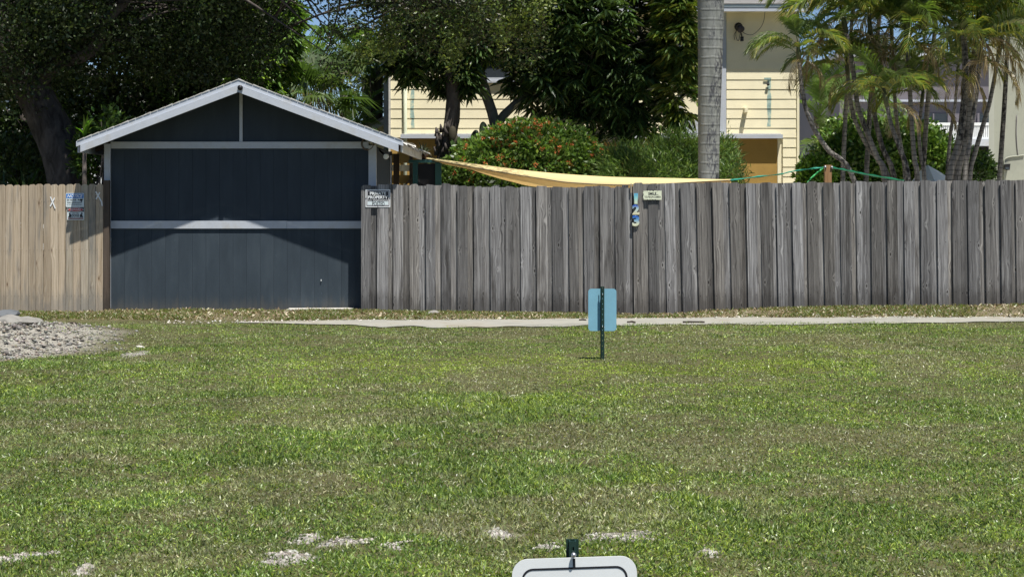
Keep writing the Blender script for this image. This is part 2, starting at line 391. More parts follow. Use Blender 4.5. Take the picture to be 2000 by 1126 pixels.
def build_ground():
    xs = np.concatenate([[-900, -300, -100, -40, -20, -13], np.arange(-10, 10.01, .09), [13, 20, 40, 100, 300, 900]])
    ys = np.concatenate([[-300, -60, -20, -5, 0, 3, 5], np.arange(6, 26, .09), np.arange(26, 46, 2), [50, 70, 110, 200, 400, 1500]])
    X, Yg = np.meshgrid(xs, ys); Z = ground_z(X, Yg); nx, ny = len(xs), len(ys)
    V = np.stack([X, Yg, Z], -1).reshape(-1, 3)
    i = np.arange(ny-1)[:, None]*nx + np.arange(nx-1)[None]; q = np.stack([i, i+1, i+1+nx, i+nx], -1).reshape(-1, 4)
    me = bpy.data.meshes.new('ground'); me.from_pydata([], [], []); me.vertices.add(len(V)); me.vertices.foreach_set('co', V.reshape(-1).astype(np.float32))
    me.loops.add(q.size); me.loops.foreach_set('vertex_index', q.reshape(-1).astype(np.int32)); me.polygons.add(len(q)); me.polygons.foreach_set('loop_start', np.arange(0, q.size, 4, dtype=np.int32))
    x = V[:, 0]; y = V[:, 1]
    base = np.array([.09, .085, .040])*(.75+.5*fbm(x, y, 1.3, 21)[:, None])
    bare = np.clip(spotmask(x, y, SPOTS, 61) + sstep(1.02, .8, mound_r(x, y))*.9, 0, 1)[:, None]
    litter = (sstep(22.7, 23.1, y)*sstep(30, 27, y)*(.35+.65*fbm(x, y, 1.8, 23)))[:, None]
    c = base*(1-bare) + np.array([.30, .285, .25])*bare
    c = c*(1-litter) + np.array([.20, .165, .11])*litter
    yard = sstep(24.9, 25.6, y)[:, None]*sstep(60, 45, y)[:, None]*sstep(-4.0, -2.0, x)[:, None]; c = c*(1-yard)+np.array([.66, .62, .52])*yard      # unseen yard made pale to bounce sunlight onto the shaded house wall
    c4 = np.ones((len(V), 4), np.float32); c4[:, :3] = c
    at = me.color_attributes.new('Col', 'FLOAT_COLOR', 'POINT'); at.data.foreach_set('color', c4.reshape(-1))
    me.materials.append(M['ground']); me.update(calc_edges=True); me.polygons.foreach_set('use_smooth', np.ones(len(q), bool))
    tag(place('ground', me), 'grassy ground of the open lot in front of the fences', kind='structure')
build_ground()

def build_path():
    xs = np.arange(-3.5, 11, .06); a, b = path_edges(xs)
    wd = b-a; a = a + (fbm(xs, xs*0, 2.5, 5)-.5)*.45*np.minimum(wd, 1); b = b + (fbm(xs, xs*0+9, 2.5, 6)-.5)*.45*np.minimum(wd, 1); b = np.maximum(b, a+.03)
    mb = MB(); vs = []; fs = []
    for i, x in enumerate(xs):
        for k in range(6):
            y = a[i]+(b[i]-a[i])*k/5; vs.append((x, y, float(ground_z(x, y))+.012))
    for i in range(len(xs)-1):
        for k in range(5): fs.append((i*6+k, (i+1)*6+k, (i+1)*6+k+1, i*6+k+1))
    tag(mb.add(vs, fs, True).obj('path', M['pathmat']), 'pale dirt path running along the front of the fences', kind='structure')
build_path()

# ------------------------------------------------------------------ garage
YW = 24.95; YE = 24.33; YB = 30.4
def build_garage():
    g = thing('garage', 'dark charcoal gabled garage with white trim between the two fences', 'garage', (-3.85, YW, 0))
    s = S(YW); X = lambda p: (p-1000)/s; Z = lambda p: H-(p-HOR)/s
    # solid body behind the cladding
    bx0, bx1 = X(206), X(734)
    mb = MB(); mb.prism([(bx0, 0), (bx1, 0), (bx1, Z(287)), (X(467), Z(178)), (bx0, Z(285))], YW+.007, 27.8); mb.obj('body', M['navy'], g)
    # cladding planks, two bands; each plank 6 mm proud with a groove between
    edges = np.linspace(217, 720, 20)
    for za, zb in ((Z(605.5), Z(446)), (Z(431), Z(290))):
        wd = (edges[1]-edges[0])/s-.0022
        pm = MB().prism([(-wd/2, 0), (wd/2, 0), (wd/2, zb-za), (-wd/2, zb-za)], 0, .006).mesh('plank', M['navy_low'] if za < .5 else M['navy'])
        for i in range(19):
            o = place('plank', pm, g, False); o.location = Vector(((X(edges[i])+X(edges[i+1]))/2, YW+random.uniform(0, .0008), za)) - g.location
    for tri in ([(X(217), Z(277)), (X(467.5), Z(277)), (X(467.5), Z(181)), (X(217), Z(277)+.02)], [(X(474.5), Z(277)), (X(722), Z(277)), (X(722), Z(277)+.02), (X(474.5), Z(181))]):
        MB().prism(tri, YW+.001, YW+.006).obj('gable_panel', M['navy'], g)
    W = M['white']
    MB().box(X(217), X(720), YW-.03, YW+.02, Z(290), Z(277)).obj('beam', W, g)
    MB().box(X(217), X(560), YW-.025, YW+.02, Z(446), Z(431)).obj('rail', W, g)
    MB().box(X(560)+.003, X(722), YW-.027, YW+.02, Z(446), Z(431.5)).obj('rail', W, g)
    MB().box(X(205), X(217)-.002, YW-.05, YW+.05, 0, Z(281)).obj('corner_post', W, g)
    MB().box(X(720)+.002, X(735), YW-.05, YW+.05, 0, Z(284)).obj('corner_post', W, g)
    MB().box(X(468), X(474), YW-.02, YW+.02, Z(277)+.002, Z(180)).obj('king_post', W, g)
    # peeling trim that follows the gable under the roof
    for a, b in (((214, 276), (467, 177)), ((475, 177), (722, 277))):
        p0 = Vector((X(a[0]), 0, Z(a[1]))); p1 = Vector((X(b[0]), 0, Z(b[1])))
        MB().prism([(p0.x, p0.z), (p1.x, p1.z), (p1.x, p1.z+.036), (p0.x, p0.z+.036)], YW-.03, YW).obj('gable_trim', M['white_old'], g)
    # roof: two slabs with rafters, bargeboards in two steps
    e = S(YE); XE = lambda p: (p-1000)/e; ZE = lambda p: H-(p-HOR)/e
    A = Vector((XE(465), 0, ZE(157))); Lf = Vector((XE(149), 0, ZE(277))); Rt = Vector((XE(786), 0, ZE(276)))
    rf = MB()
    for q, nx in ((Lf, -1), (Rt, 1)):
        pts = [(A.x, A.z), (q.x, q.z), (q.x, q.z-.035), (A.x, A.z-.035)] if nx < 0 else [(A.x, A.z), (A.x, A.z-.035), (q.x, q.z-.035), (q.x, q.z)]
        rf.prism(pts, YE+.06, YB)
    roof = rf.obj('roof', M['shingle'], g)
    for q in (Lf, Rt):
        d = (q-A).normalized(); t = .035
        def strip(name, a0, a1, y0, y1, ext, mat):
            b0 = A + Vector((0, 0, -a0)); b1 = q + d*ext + Vector((0, 0, -a0)); c1 = q + d*ext + Vector((0, 0, -a1)); c0 = A + Vector((0, 0, -a1))
            pts = [(b0.x, b0.z), (b1.x, b1.z), (c1.x, c1.z), (c0.x, c0.z)]
            if q is Rt: pts = pts[::-1]
            MB().prism(pts, y0, y1).obj(name, mat, g)
        strip('drip_edge', -.012, .062, YE+.03, YE+.058, .01, W)
        strip('bargeboard', .064, .165, YE, YE+.03, -.06, W)
        # shingle edge: short crooked tabs along the rake
        n = 22
        for i in range(n):
            p0 = A+(q-A)*(i/n); p1 = A+(q-A)*((i+1)/n-.004); h0 = random.uniform(.004, .016)
            pts = [(p0.x, p0.z+.012), (p1.x, p1.z+.012), (p1.x, p1.z+.016+h0*.4), (p0.x, p0.z+.016+h0)]
            if q is Lf: pts = pts[::-1]
            MB().prism(pts, YE+.02, YE+.3).obj('shingle', M['white_old'], g)
    # side eaves: fascia along the low edges, ragged on the right
    MB().box(Rt.x-.03, Rt.x, YE+.07, YB, Rt.z-.15, Rt.z-.036).obj('fascia', M['white_old'], g)
    MB().box(Lf.x, Lf.x+.03, YE+.07, YB, Lf.z-.15, Lf.z-.036).obj('fascia', M['white'], g)
    mb = MB()
    for i in range(26):
        y = YE+.1+i*(YB-YE-.2)/26; wd = random.uniform(.05, .16)
        mb.add([(Rt.x-.05, y, Rt.z+.02), (Rt.x+wd, y, Rt.z-.015-random.uniform(0, .05)), (Rt.x+wd*.9, y+.2, Rt.z-.02-random.uniform(0, .05)), (Rt.x-.05, y+.21, Rt.z+.02),
                (Rt.x+wd, y, Rt.z-.06-random.uniform(0, .04)), (Rt.x+wd*.9, y+.2, Rt.z-.07-random.uniform(0, .04))], [(0, 1, 2, 3), (1, 4, 5, 2)])
    mb.obj('torn_roofing', M['white_old'], g)
    # rafters seen under the eaves
    for q in (Lf, Rt):
        for i in range(10):
            y = YE+.35+i*.62; d = (q-A).normalized(); p = A+(q-A)*.62; pe = q-d*.04
            pts = [(p.x, p.z-.036), (pe.x, pe.z-.036), (pe.x, pe.z-.125), (p.x, p.z-.125)]
            if q is Rt: pts = pts[::-1]
            MB().prism(pts, y, y+.045).obj('rafter', M['wood_dark'], g)
    for x in (bx0+.05, bx1-.05): MB().box(x-.05, x+.05, YB-.3, YB-.2, 0, 2.35).obj('roof_post', M['wood_dark'], g)
    MB().box(X(735)+.001, X(737.5), 27.8, 27.83, 0, Z(295)).obj('edge_strip', W, g)
    # round cap at the ridge
    c = P(469.5, 171.5, YE-.005); MB().tube([c, c+Vector((0, -.035, 0))], .037, 14).obj('ridge_cap', M['black'], g)
    # vent ring under the right eave
    c = P(718, 281, YW-.04); n = 16
    MB().tube([c+Vector((math.cos(2*math.pi*i/n)*.085, 0, math.sin(2*math.pi*i/n)*.085)) for i in range(n+1)], .012, 6).obj('vent_ring', M['wood_dark'], g)
    c = P(627.5, 547, YW-.001); MB().box(c.x-.005, c.x+.005, c.y-.02, c.y, c.z-.012, c.z+.012).obj('latch', M['signwhite'], g)
    # door sill
    ob = MB().prism([(X(562), .004), (X(692), .004), (X(690), .03), (X(566), .025)], YW-.28, YW-.03).obj('door_sill', M['cement'], g)
    return Rt
RT = build_garage()

def floodlight():
    r = thing('floodlight', 'small white floodlight under the right eave of the charcoal garage', 'outdoor light', P(752, 306, 25.2))
    c = P(752, 303, 25.05)
    MB().tube([c, c+Vector((.02, -.07, -.02))], [.028, .05], 12).obj('lamp_hood', M['black'], r)
    d = c+Vector((.02, -.072, -.02)); MB().tube([d, d+Vector((.002, -.006, -.002))], [.044, .036], 12).obj('lens', M['signwhite'], r)
    MB().tube([c, c+Vector((-.06, .05, .05)), c+Vector((-.09, .1, .09))], .014, 8).obj('bracket', M['black'], r)
floodlight()

# ------------------------------------------------------------------ fences
def board_mesh(wd, h, th, ear, mat, tilt=0.0):
    pts = [(-wd/2, 0), (wd/2, 0), (wd/2, h-ear), (wd/2-ear*.8, h-ear*.25+tilt), (wd/2-ear*1.3, h+tilt), (-wd/2+ear*1.3, h), (-wd/2+ear*.8, h-ear*.25), (-wd/2, h-ear)]
    return MB().prism(pts, 0, th).mesh('board', mat)
YF = 24.6
def grey_fence(px0, px1, name_label, ytop, period, lean, seed, tall=()):
    random.seed(seed); s = S(YF)
    root = thing('wooden_fence', name_label, 'fence', ((px0-1000)/s, YF, 0), 'weathered grey board fences')
    fr = [board_mesh(.147+.014*random.uniform(-1, 1), 1.83, .018, random.uniform(.012, .03), M['wood_grey'], random.uniform(-.012, .008)) for _ in range(9)]
    bk = [board_mesh(.142, 1.83, .018, random.uniform(.012, .026), M['wood_grey'], random.uniform(-.01, .01)) for _ in range(5)]
    p = px0; nails = MB(); n = 0; xs = []
    while p < px1-4:
        pw = period*random.uniform(.93, 1.07)
        for lay in (0, 1):
            wpx = .148*s
            c = p+wpx/2 if lay == 0 else p+wpx+(pw-wpx)/2
            if c > px1+2: continue
            top = ytop(c)+random.uniform(-1.5, 1.5); base = np.interp(c, FB[:, 0], FB[:, 1])
            z1 = H-(top-HOR)/s; z0 = base-.02
            for t0, t1, dz in tall:
                if t0 < c < t1 and lay == 0: z1 += dz
            if lay == 1: z1 -= random.uniform(0, .02)
            o = place('board', random.choice(fr if lay == 0 else bk), root, False)
            ln = lean(c)+random.uniform(-.0025, .0025)
            xb = (c-1000)/s + ln*(z1-z0)*.5*1.0
            o.location = Vector((xb, YF-.028+random.uniform(-.005, .005) if lay == 0 else YF+random.uniform(0, .004), z0)) - root.location
            o.rotation_euler = (random.uniform(-.004, .004), -ln, random.uniform(-.02, .02) if lay == 0 else 0)
            o.scale = (random.uniform(.97, 1.03), 1, (z1-z0)/1.83)
            for hz in (.22, .92, 1.62):
                for dx in (-.045, .045):
                    x = xb+dx+random.uniform(-.006, .006)-ln*hz; y = o.location.y+root.location.y-.0015; z = z0+hz+random.uniform(-.02, .02)
                    if lay == 1 and dx < 0: continue
                    nails.add([(x+.005*math.cos(a*math.pi/3), y, z+.005*math.sin(a*math.pi/3)) for a in range(6)], [(0, 1, 2, 3, 4, 5)])
        p += pw
    tag(nails.obj('nails', M['black'], root), kind='stuff')
    x0 = (px0-1000)/s+.02; x1 = (px1-1000)/s-.02
    for hz in (.25, .95, 1.60):
        MB().box(x0+.04, x1-.04, YF+.025, YF+.065, hz, hz+.085).obj('back_rail', M['wood_grey'], root)
    k = int((x1-x0)/2.3)+1
    for i in range(k+1):
        x = x0+.06+(x1-x0-.12)*i/k; MB().box(x-.045, x+.045, YF+.067, YF+.157, -.1, 1.78).obj('post', M['wood_grey'], root)
    return root
FA = grey_fence(705, 1233, 'weathered grey fence section from the garage to the house number', lambda c: np.interp(c, [705, 868, 892, 1060, 1233], [360.5, 359.5, 363, 364, 363]), 30.5,
                lambda c: np.interp(c, [705, 1233], [.0, .012]), 11, tall=((870, 890, .012),))
FBK = grey_fence(1237, 2420, 'long weathered grey fence section right of the house number, carrying the smile sign', lambda c: np.interp(c, [1237, 1400, 1700, 2000, 2200], [358, 357, 354, 351, 349]), 31.2,
                 lambda c: np.interp(c, [1237, 1300, 1450, 1700, 2000], [.004, .022, .022, .012, .014]), 23)
# new-wood shim that shows in the gap between the two sections
MB().box((1231.2-1000)/S(YF), (1233.5-1000)/S(YF), YF-.03, YF-.012, 1.67, 1.80).obj('shim', M['wood_tan'], FA)
MB().box((1230.6-1000)/S(YF), (1240-1000)/S(YF), YF+.0405, YF+.066, -.1, 1.76).obj('gap_backing', M['wood_dark'], FA)  # dark backing added so the gap reads black instead of showing the yard

YL = 24.8
def tan_fence():
    random.seed(5); s = S(YL)
    root = thing('wooden_fence', 'newer tan dog-eared board fence left of the garage, marked with white crosses', 'fence', ((100-1000)/s, YL, 0))
    wd = .1015; ms = [board_mesh(wd, 1.83, .018, random.uniform(.016, .024), M['wood_tan'], random.uniform(-.004, .004)) for _ in range(5)]
    p = 201.5-14.75; nails = MB()
    while p > -330:
        c = p+7.4; top = np.interp(c, [-200, 0, 200], [362, 361, 358.5])+random.uniform(-1, 1); base = np.interp(c, FB[:, 0], FB[:, 1])
        o = place('board', random.choice(ms), root, False); z1 = H-(top-HOR)/s; z0 = base-.02
        x = (c-1000)/s; o.location = Vector((x, YL+random.uniform(-.006, .006), z0))-root.location; o.scale.z = (z1-z0)/1.83
        o.rotation_euler = (0, random.uniform(-.003, .003), random.uniform(-.012, .012))
        for hz in (.25, .9, 1.6):
            for dx in (-.03, .03):
                xx, y, z = x+dx, YL-.0065, z0+hz+random.uniform(-.01, .01)
                nails.add([(xx+.004*math.cos(a*math.pi/3), y, z+.004*math.sin(a*math.pi/3)) for a in range(6)], [(0, 1, 2, 3, 4, 5)])
        p -= 14.75*random.uniform(.988, .998)
    tag(nails.obj('nails', M['wood_dark'], root), kind='stuff')
    MB().box((202.5-1000)/s, (213.5-1000)/s, YL-.02, YL+.07, -.05, H-(352-HOR)/s).obj('end_post', M['wood_dark'], root)
    for hz in (.25, .95, 1.55): MB().box((-330-1000)/s, (202-1000)/s, YL+.024, YL+.064, hz, hz+.085).obj('back_rail', M['wood_tan'], root)
    # sprayed crosses
    for strokes, w in (([((98.5, 384), (108, 407)), ((106.5, 386), (98, 403))], .0085), ([((187, 374), (198.5, 394), (199.5, 402)), ((195, 375.5), (187.5, 389))], .009)):
        mb = MB()
        for k, st in enumerate(strokes):
            pts = [P(a, b, YL-.007-k*.0015) for a, b in st]
            for a, b in zip(pts[:-1], pts[1:]):
                d = (b-a).normalized(); nrm = Vector((-d.z, 0, d.x))*w; mb.add([a-nrm, b-nrm, b+nrm, a+nrm], [(0, 1, 2, 3)])
        mb.obj('paint_cross', M['signwhite'], root)
tan_fence()

# ------------------------------------------------------------------ signs
FIT = []
def text(s, parent, mat, x0, x1, z0, z1, y, bold=.0, extrude=.0006, name='lettering', shear=0.0):
    cu = bpy.data.curves.new(name, 'FONT'); cu.body = s; cu.size = 1; cu.extrude = 0.0; cu.offset = bold; cu.shear = shear; cu.resolution_u = 3
    cu.materials.append(mat); o = bpy.data.objects.new(name, cu); link(o, parent); o.rotation_euler = (R(90), 0, 0); FIT.append((o, x0, x1, z0, z1, y)); return o
def rrect(w_, h_, r, n=6):
    pts = []
    for cx, cz, a0 in ((w_/2-r, h_/2-r, 0), (-w_/2+r, h_/2-r, 90), (-w_/2+r, -h_/2+r, 180), (w_/2-r, -h_/2+r, 270)):
        for i in range(n+1): a = R(a0+90*i/n); pts.append((cx+r*math.cos(a), cz+r*math.sin(a)))
    return pts
def plate(name, w_, h_, r, c, y0, th, mat, parent):
    return MB().prism([(c[0]+u, c[1]+v) for u, v in rrect(w_, h_, r)], y0, y0+th).obj(name, mat, parent)
def frame_line(name, w_, h_, r, t, c, y, mat, parent):
    o_ = rrect(w_, h_, r); i_ = rrect(w_-2*t, h_-2*t, max(r-t, .0005)); n = len(o_)
    vs = [(c[0]+u, y, c[1]+v) for u, v in o_]+[(c[0]+u, y, c[1]+v) for u, v in i_]
    return MB().add(vs, [(k, (k+1) % n, n+(k+1) % n, n+k) for k in range(n)]).obj(name, mat, parent)
def pxr(x0, y0, x1, y1, Y):
    a = P(x0, y1, Y); b = P(x1, y0, Y); return a.x, b.x, a.z, b.z

def private_sign():
    Y = YF-.036; x0, x1, z0, z1 = pxr(714, 370, 762.3, 404.5, Y); c = ((x0+x1)/2, (z0+z1)/2); w_, h_ = x1-x0, z1-z0
    r = thing('sign', 'white and black private property sign at the end of the grey fence beside the garage', 'sign', (c[0], Y, z0))
    plate('sign_plate', w_, h_, .006, c, Y, .006, M['signwhite'], r)
    frame_line('border', w_*.93, h_*.89, .004, .012, c, Y-.001, M['greywall'], r)
    x0p, x1p = x0+w_*.085, x1-w_*.085
    MB().box(x0p, x1p, Y-.0016, Y-.0006, z0+h_*.335, z1-h_*.115).obj('black_panel', M['ink'], r)
    MB().box(x0p, x1p, Y-.0016, Y-.0006, z0+h_*.125, z0+h_*.32).obj('grey_panel', M['signgrey'], r)
    text('PRIVATE', r, M['signwhite'], x0+w_*.175, x1-w_*.17, z0+h_*.69, z0+h_*.865, Y-.0026, .035)
    text('PROPERTY', r, M['signwhite'], x0+w_*.10, x1-w_*.10, z0+h_*.475, z0+h_*.65, Y-.0026, .035)
    text('NO TRESPASSING', r, M['signwhite'], x0+w_*.10, x1-w_*.10, z0+h_*.355, z0+h_*.42, Y-.0026, .02)
    text('POSTED', r, M['ink'], x0+w_*.27, x1-w_*.23, z0+h_*.075, z0+h_*.31, Y-.0026, .02)
    for dx, dz in ((0, h_*.47), (0, -h_*.47), (-w_*.48, 0), (w_*.48, 0)):
        q = Vector((c[0]+dx, Y-.001, c[1]+dz)); MB().tube([q, q+Vector((0, -.004, 0))], .005, 8).obj('nail', M['ink'], r)
private_sign()
def notice_sign():
    Y = YL-.018; x0, x1, z0, z1 = pxr(128.5, 377, 164, 404, Y); c = ((x0+x1)/2, (z0+z1)/2); w_, h_ = x1-x0, z1-z0
    r = thing('sign', 'blue headed NOTICE video surveillance sign on the tan fence, above the red BEWARE sign', 'sign', (c[0], Y, z0))
    plate('sign_plate', w_, h_, .008, c, Y, .004, M['signgrey'], r)
    MB().box(x0+.006, x1-.006, Y-.0012, Y-.0004, z1-h_*.37, z1-.01).obj('blue_panel', M['signblue'], r)
    text('NOTICE', r, M['signwhite'], x0+w_*.08, x1-w_*.06, z1-h_*.325, z1-h_*.10, Y-.0022, .03, shear=.25)
    text('24 HOUR', r, M['ink'], x0+w_*.05, x1-w_*.42, z1-h_*.56, z1-h_*.43, Y-.0022, .02)
    text('VIDEO SURVEILLANCE', r, M['ink'], x0+w_*.06, x1-w_*.17, z1-h_*.73, z1-h_*.635, Y-.0022, .02)
    text('ALL ACTIVITIES ARE MONITORED', r, M['ink'], x0+w_*.06, x1-w_*.12, z1-h_*.87, z1-h_*.80, Y-.0022, .01)
    # camera pictogram
    q = lambda u, v: (x0+w_*u, z0+h_*v)
    mb = MB(); Yp = Y-.0022
    for pts in ([q(.66, .50), q(.74, .47), q(.76, .54), q(.68, .56)], [q(.76, .45), q(.88, .42), q(.96, .58), q(.80, .58)], [q(.84, .30), q(.87, .30), q(.91, .43), q(.85, .43)]):
        mb.add([(a, Yp, b) for a, b in pts], [tuple(range(len(pts)))])
    mb.obj('camera_pictogram', M['ink'], r)
def beware_sign():
    Y = YL-.018; x0, x1, z0, z1 = pxr(131, 404.6, 164.5, 429.5, Y); c = ((x0+x1)/2, (z0+z1)/2); w_, h_ = x1-x0, z1-z0
    r = thing('sign', 'BEWARE of the dogs sign with red oval on the tan fence, below the NOTICE sign', 'sign', (c[0], Y, z0))
    plate('sign_plate', w_, h_, .010, c, Y, .004, M['signgrey'], r)
    MB().box(x0+.004, x1-.004, Y-.0012, Y-.0004, z1-h_*.36, z1-.004).obj('black_panel', M['ink'], r)
    oc = (c[0], z1-h_*.19); n = 24
    el = lambda a, b, y: [(oc[0]+a*math.cos(2*math.pi*i/n), y, oc[1]+b*math.sin(2*math.pi*i/n)) for i in range(n)]
    MB().add(el(w_*.46, h_*.15, Y-.002), [tuple(range(n))]).obj('oval_rim', M['signgrey'], r)
    MB().add(el(w_*.44, h_*.13, Y-.0028), [tuple(range(n))]).obj('red_oval', M['signred'], r)
    text('BEWARE', r, M['signgrey'], x0+w_*.2, x1-w_*.2, z1-h_*.27, z1-h_*.11, Y-.0036, .01)
    text('OF THE', r, M['ink'], x0+w_*.32, x1-w_*.33, z1-h_*.51, z1-h_*.42, Y-.0022, .02)
    text('DOGS', r, M['ink'], x0+w_*.28, x1-w_*.30, z1-h_*.76, z1-h_*.54, Y-.0022, .03)
    for sg, ox in ((1, .06), (-1, .94)):
        mb = MB(); q = lambda u, v: (x0+w_*(ox+sg*u), Y-.0022, z1-h_*v)
        for pts in ([(.0, .76), (.08, .56), (.16, .52), (.2, .72), (.16, .76)], [(.05, .56), (.03, .46), (.1, .40), (.13, .52)], [(.0, .80), (.2, .80), (.2, .77), (.0, .77)]):
            v = [q(*p) for p in pts]; mb.add(v if sg > 0 else v[::-1], [tuple(range(len(v)))])
        mb.obj('dog_pictogram', M['ink'], r)
    MB().box(x0+.012, x1-.012, Y-.0012, Y-.0004, z0+.012, z0+h_*.17).obj('red_strip', m_paint('faded_red', (.30, .16, .15), .2, .6, 20), r)
notice_sign(); beware_sign()
def smile_sign():
    Y = YF-.05; x0, x1, z0, z1 = pxr(1257, 372, 1292.5, 390, Y); w_, h_ = x1-x0, z1-z0; random.seed(3)
    r = thing('sign', 'small cream smile sign with chipped edges on the grey fence right of the number', 'sign', ((x0+x1)/2, Y, z0))
    pts = []
    for i in range(15): pts.append((x0+w_*i/14, z0+(random.uniform(0, .07)*h_ if i % 2 else 0)))
    for i in range(1, 7): pts.append((x1-random.uniform(0, .012)*w_, z0+h_*i/7))
    for i in range(15): pts.append((x1-w_*i/14, z1-(random.uniform(0, .07)*h_ if i % 2 else 0)))
    for i in range(1, 8): pts.append((x0+random.uniform(-.035, .02)*w_, z1-h_*i/8))
    mb = MB(); n = len(pts); cx, cz = (x0+x1)/2, (z0+z1)/2
    vs = [(u, Y, v) for u, v in pts]+[(u, Y+.005, v) for u, v in pts]+[(cx, Y, cz), (cx, Y+.005, cz)]
    fs = [(i, (i+1) % n, 2*n) for i in range(n)]+[((i+1) % n+n, i+n, 2*n+1) for i in range(n)]+[(i, i+n, (i+1) % n+n, (i+1) % n) for i in range(n)]
    mb.add(vs, fs).obj('sign_plate', M['cream'], r)
    text('SMILE...', r, M['ink'], x0+w_*.26, x1-w_*.19, z0+h_*.50, z0+h_*.82, Y-.001, .03)
    text("YOU'RE ON CAMERA", r, M['ink'], x0+w_*.05, x1-w_*.05, z0+h_*.2, z0+h_*.42, Y-.001, .015)
    MB().tube([Vector((cx+.01, Y-.002, z1-.004)), Vector((cx+.01, Y+.03, z1+.006))], .007, 8).obj('nail', M['black'], r)
smile_sign()

def m_glaze(name, c0, c1, c2):
    t = NT(name); c = t.coord(); sx = t.n('SeparateXYZ'); t.set(sx.inputs[0], c)
    n = t.noise(c, 30, 3, .6); f = t.math('ADD', sx.outputs[1], t.math('MULTIPLY', t.math('SUBTRACT', n, .5), .45))
    col = t.ramp(f, [(.12, c2), (.42, c1), (.68, c0)]); return t.done(col, .25, .5)
def numbers():
    Y = YF-.045
    for ch, (a, b, c, d), (c0, c1, c2), lab in (('1', (1238.5, 377.5, 1245.5, 398.5), ((.10, .35, .52), (.25, .58, .60), (.55, .66, .50)), 'teal and cream glazed number 1 at the top of the house number'),
                                     ('2', (1234.8, 399.5, 1248.8, 419.5), ((.01, .07, .40), (.42, .58, .60), (.60, .58, .40)), 'blue and cream glazed number 2 in the middle of the house number'),
                                     ('3', (1234.8, 420.5, 1248.8, 442), ((.012, .09, .42), (.15, .35, .55), (.62, .64, .46)), 'blue and cream glazed number 3 at the bottom of the house number')):
        x0, x1, z0, z1 = pxr(a, b, c, d, Y)
        o = text(ch, None, m_glaze('glaze_'+ch, c0, c1, c2), x0, x1, z0, z1, Y, .03, name='house_number')
        o.data.extrude = .05; o.data.bevel_depth = .02; o.data.bevel_resolution = 2
        tag(o, lab, 'house number', 'house number on the fence')
numbers()

def channel_post(parent, x, y, z0, z1, w_, name='post'):
    """U-channel with a row of punched holes: web split round each hole, two folded flanges"""
    mb = MB(); hole = .0065; pitch = .052; d = w_*.62; t = .003
    mb.box(x-w_*.5, x-w_*.28, y-.0, y+t, z0, z1); mb.box(x+w_*.28, x+w_*.5, y, y+t, z0, z1)         # rims
    mb.box(x-w_*.28, x-w_*.28+t, y-d, y, z0, z1); mb.box(x+w_*.28-t, x+w_*.28, y-d, y, z0, z1)        # sides
    yw0, yw1 = y-d-t, y-d
    mb.box(x-w_*.28, x-hole/2, yw0, yw1, z0, z1); mb.box(x+hole/2, x+w_*.28, yw0, yw1, z0, z1)
    z = z1-.012; prev = z1
    while z > z0+.03:
        mb.box(x-hole/2, x+hole/2, yw0, yw1, z, prev); prev = z-hole*1.25; z -= pitch
    mb.box(x-hole/2, x+hole/2, yw0, yw1, z0, prev)
    return mb.obj(name, M['postgreen'], parent)
def blue_sign():
    Y = F*H/(702-HOR); s = S(Y)
    r = thing('parking_sign', 'light blue back of a small sign on a dark green post in the lawn', 'sign', ((1177-1000)/s, Y, 0))
    xc = (1176.5-1000)/s
    channel_post(r, xc, Y, -.06, H-(559-HOR)/s, .040)
    x0, x1, z0, z1 = pxr(1149, 563.5, 1204, 646, Y+.03); c = ((x0+x1)/2, (z0+z1)/2)
    plate('sign_panel', x1-x0, z1-z0, .032, c, Y+.034, .003, M['skyblue'], r)
    for dz in (.155, -.16):
        q = Vector((xc, Y+.034, c[1]+dz)); MB().tube([q, q+Vector((0, -.066, 0))], .0045, 8).obj('bolt', M['metal'], r)
    MB().box(xc-.018, xc+.024, Y+.0325, Y+.0335, z0+.028, z0+.044).obj('sticker', M['signgrey'], r)
blue_sign()
def near_sign():
    Y = 3.88; s = S(Y); px = lambda a, b, y=Y: P(a, b, y)
    r = thing('parking_sign', 'white sign with a black rounded border on a green post, nearest the viewer', 'sign', ((1120-1000)/s, Y, 0))
    xc = px(1119, 0).x
    channel_post(r, xc, Y+.035, -.06, px(0, 1059).z, .0285*1.0)
    MB().box(px(1107, 0).x, px(1131, 0).x, Y+.036, Y+.039, -.05, px(0, 1059).z+.001).obj('post_backing', M['postgreen'], r)
    c = px(1121, 1088); w_, h_ = 244/s, .42
    cz = c.z-h_/2; g = bpy.data.objects.new('sign_face', None); link(g, r); g.location = Vector((c.x, Y, c.z-.0))-r.location; g.rotation_euler = (0, R(-1.9), 0)
    me = MB().prism([(u, v-h_/2) for u, v in rrect(w_, h_, .036, 8)], 0, .003).mesh('sign_panel', M['signwhite']); o = place('sign_panel', me, g, False)
    o_ = rrect(w_-.042, h_-.042, .026, 8); i_ = rrect(w_-.051, h_-.051, .0215, 8); n = len(o_)
    me = MB().add([(u, -.0008, v-h_/2) for u, v in o_+i_], [(k, (k+1) % n, n+(k+1) % n, n+k) for k in range(n)]).mesh('border_line', M['ink']); place('border_line', me, g, False)
    me = MB().prism([(-.0028, -.021), (.0028, -.021), (.0028, -.002), (-.0028, -.002)], -.0012, -.0004).mesh('slot', M['ink']); place('slot', me, g, False)
    q = px(1120.5, 1083, Y-.008)
    mb = MB(); mb.ball((q.x, q.y, q.z), .006, 14, 8); mb.tube([q, q+Vector((0, .05, .0))], .0028, 10); mb.obj('bolt', M['metal'], r)
near_sign()

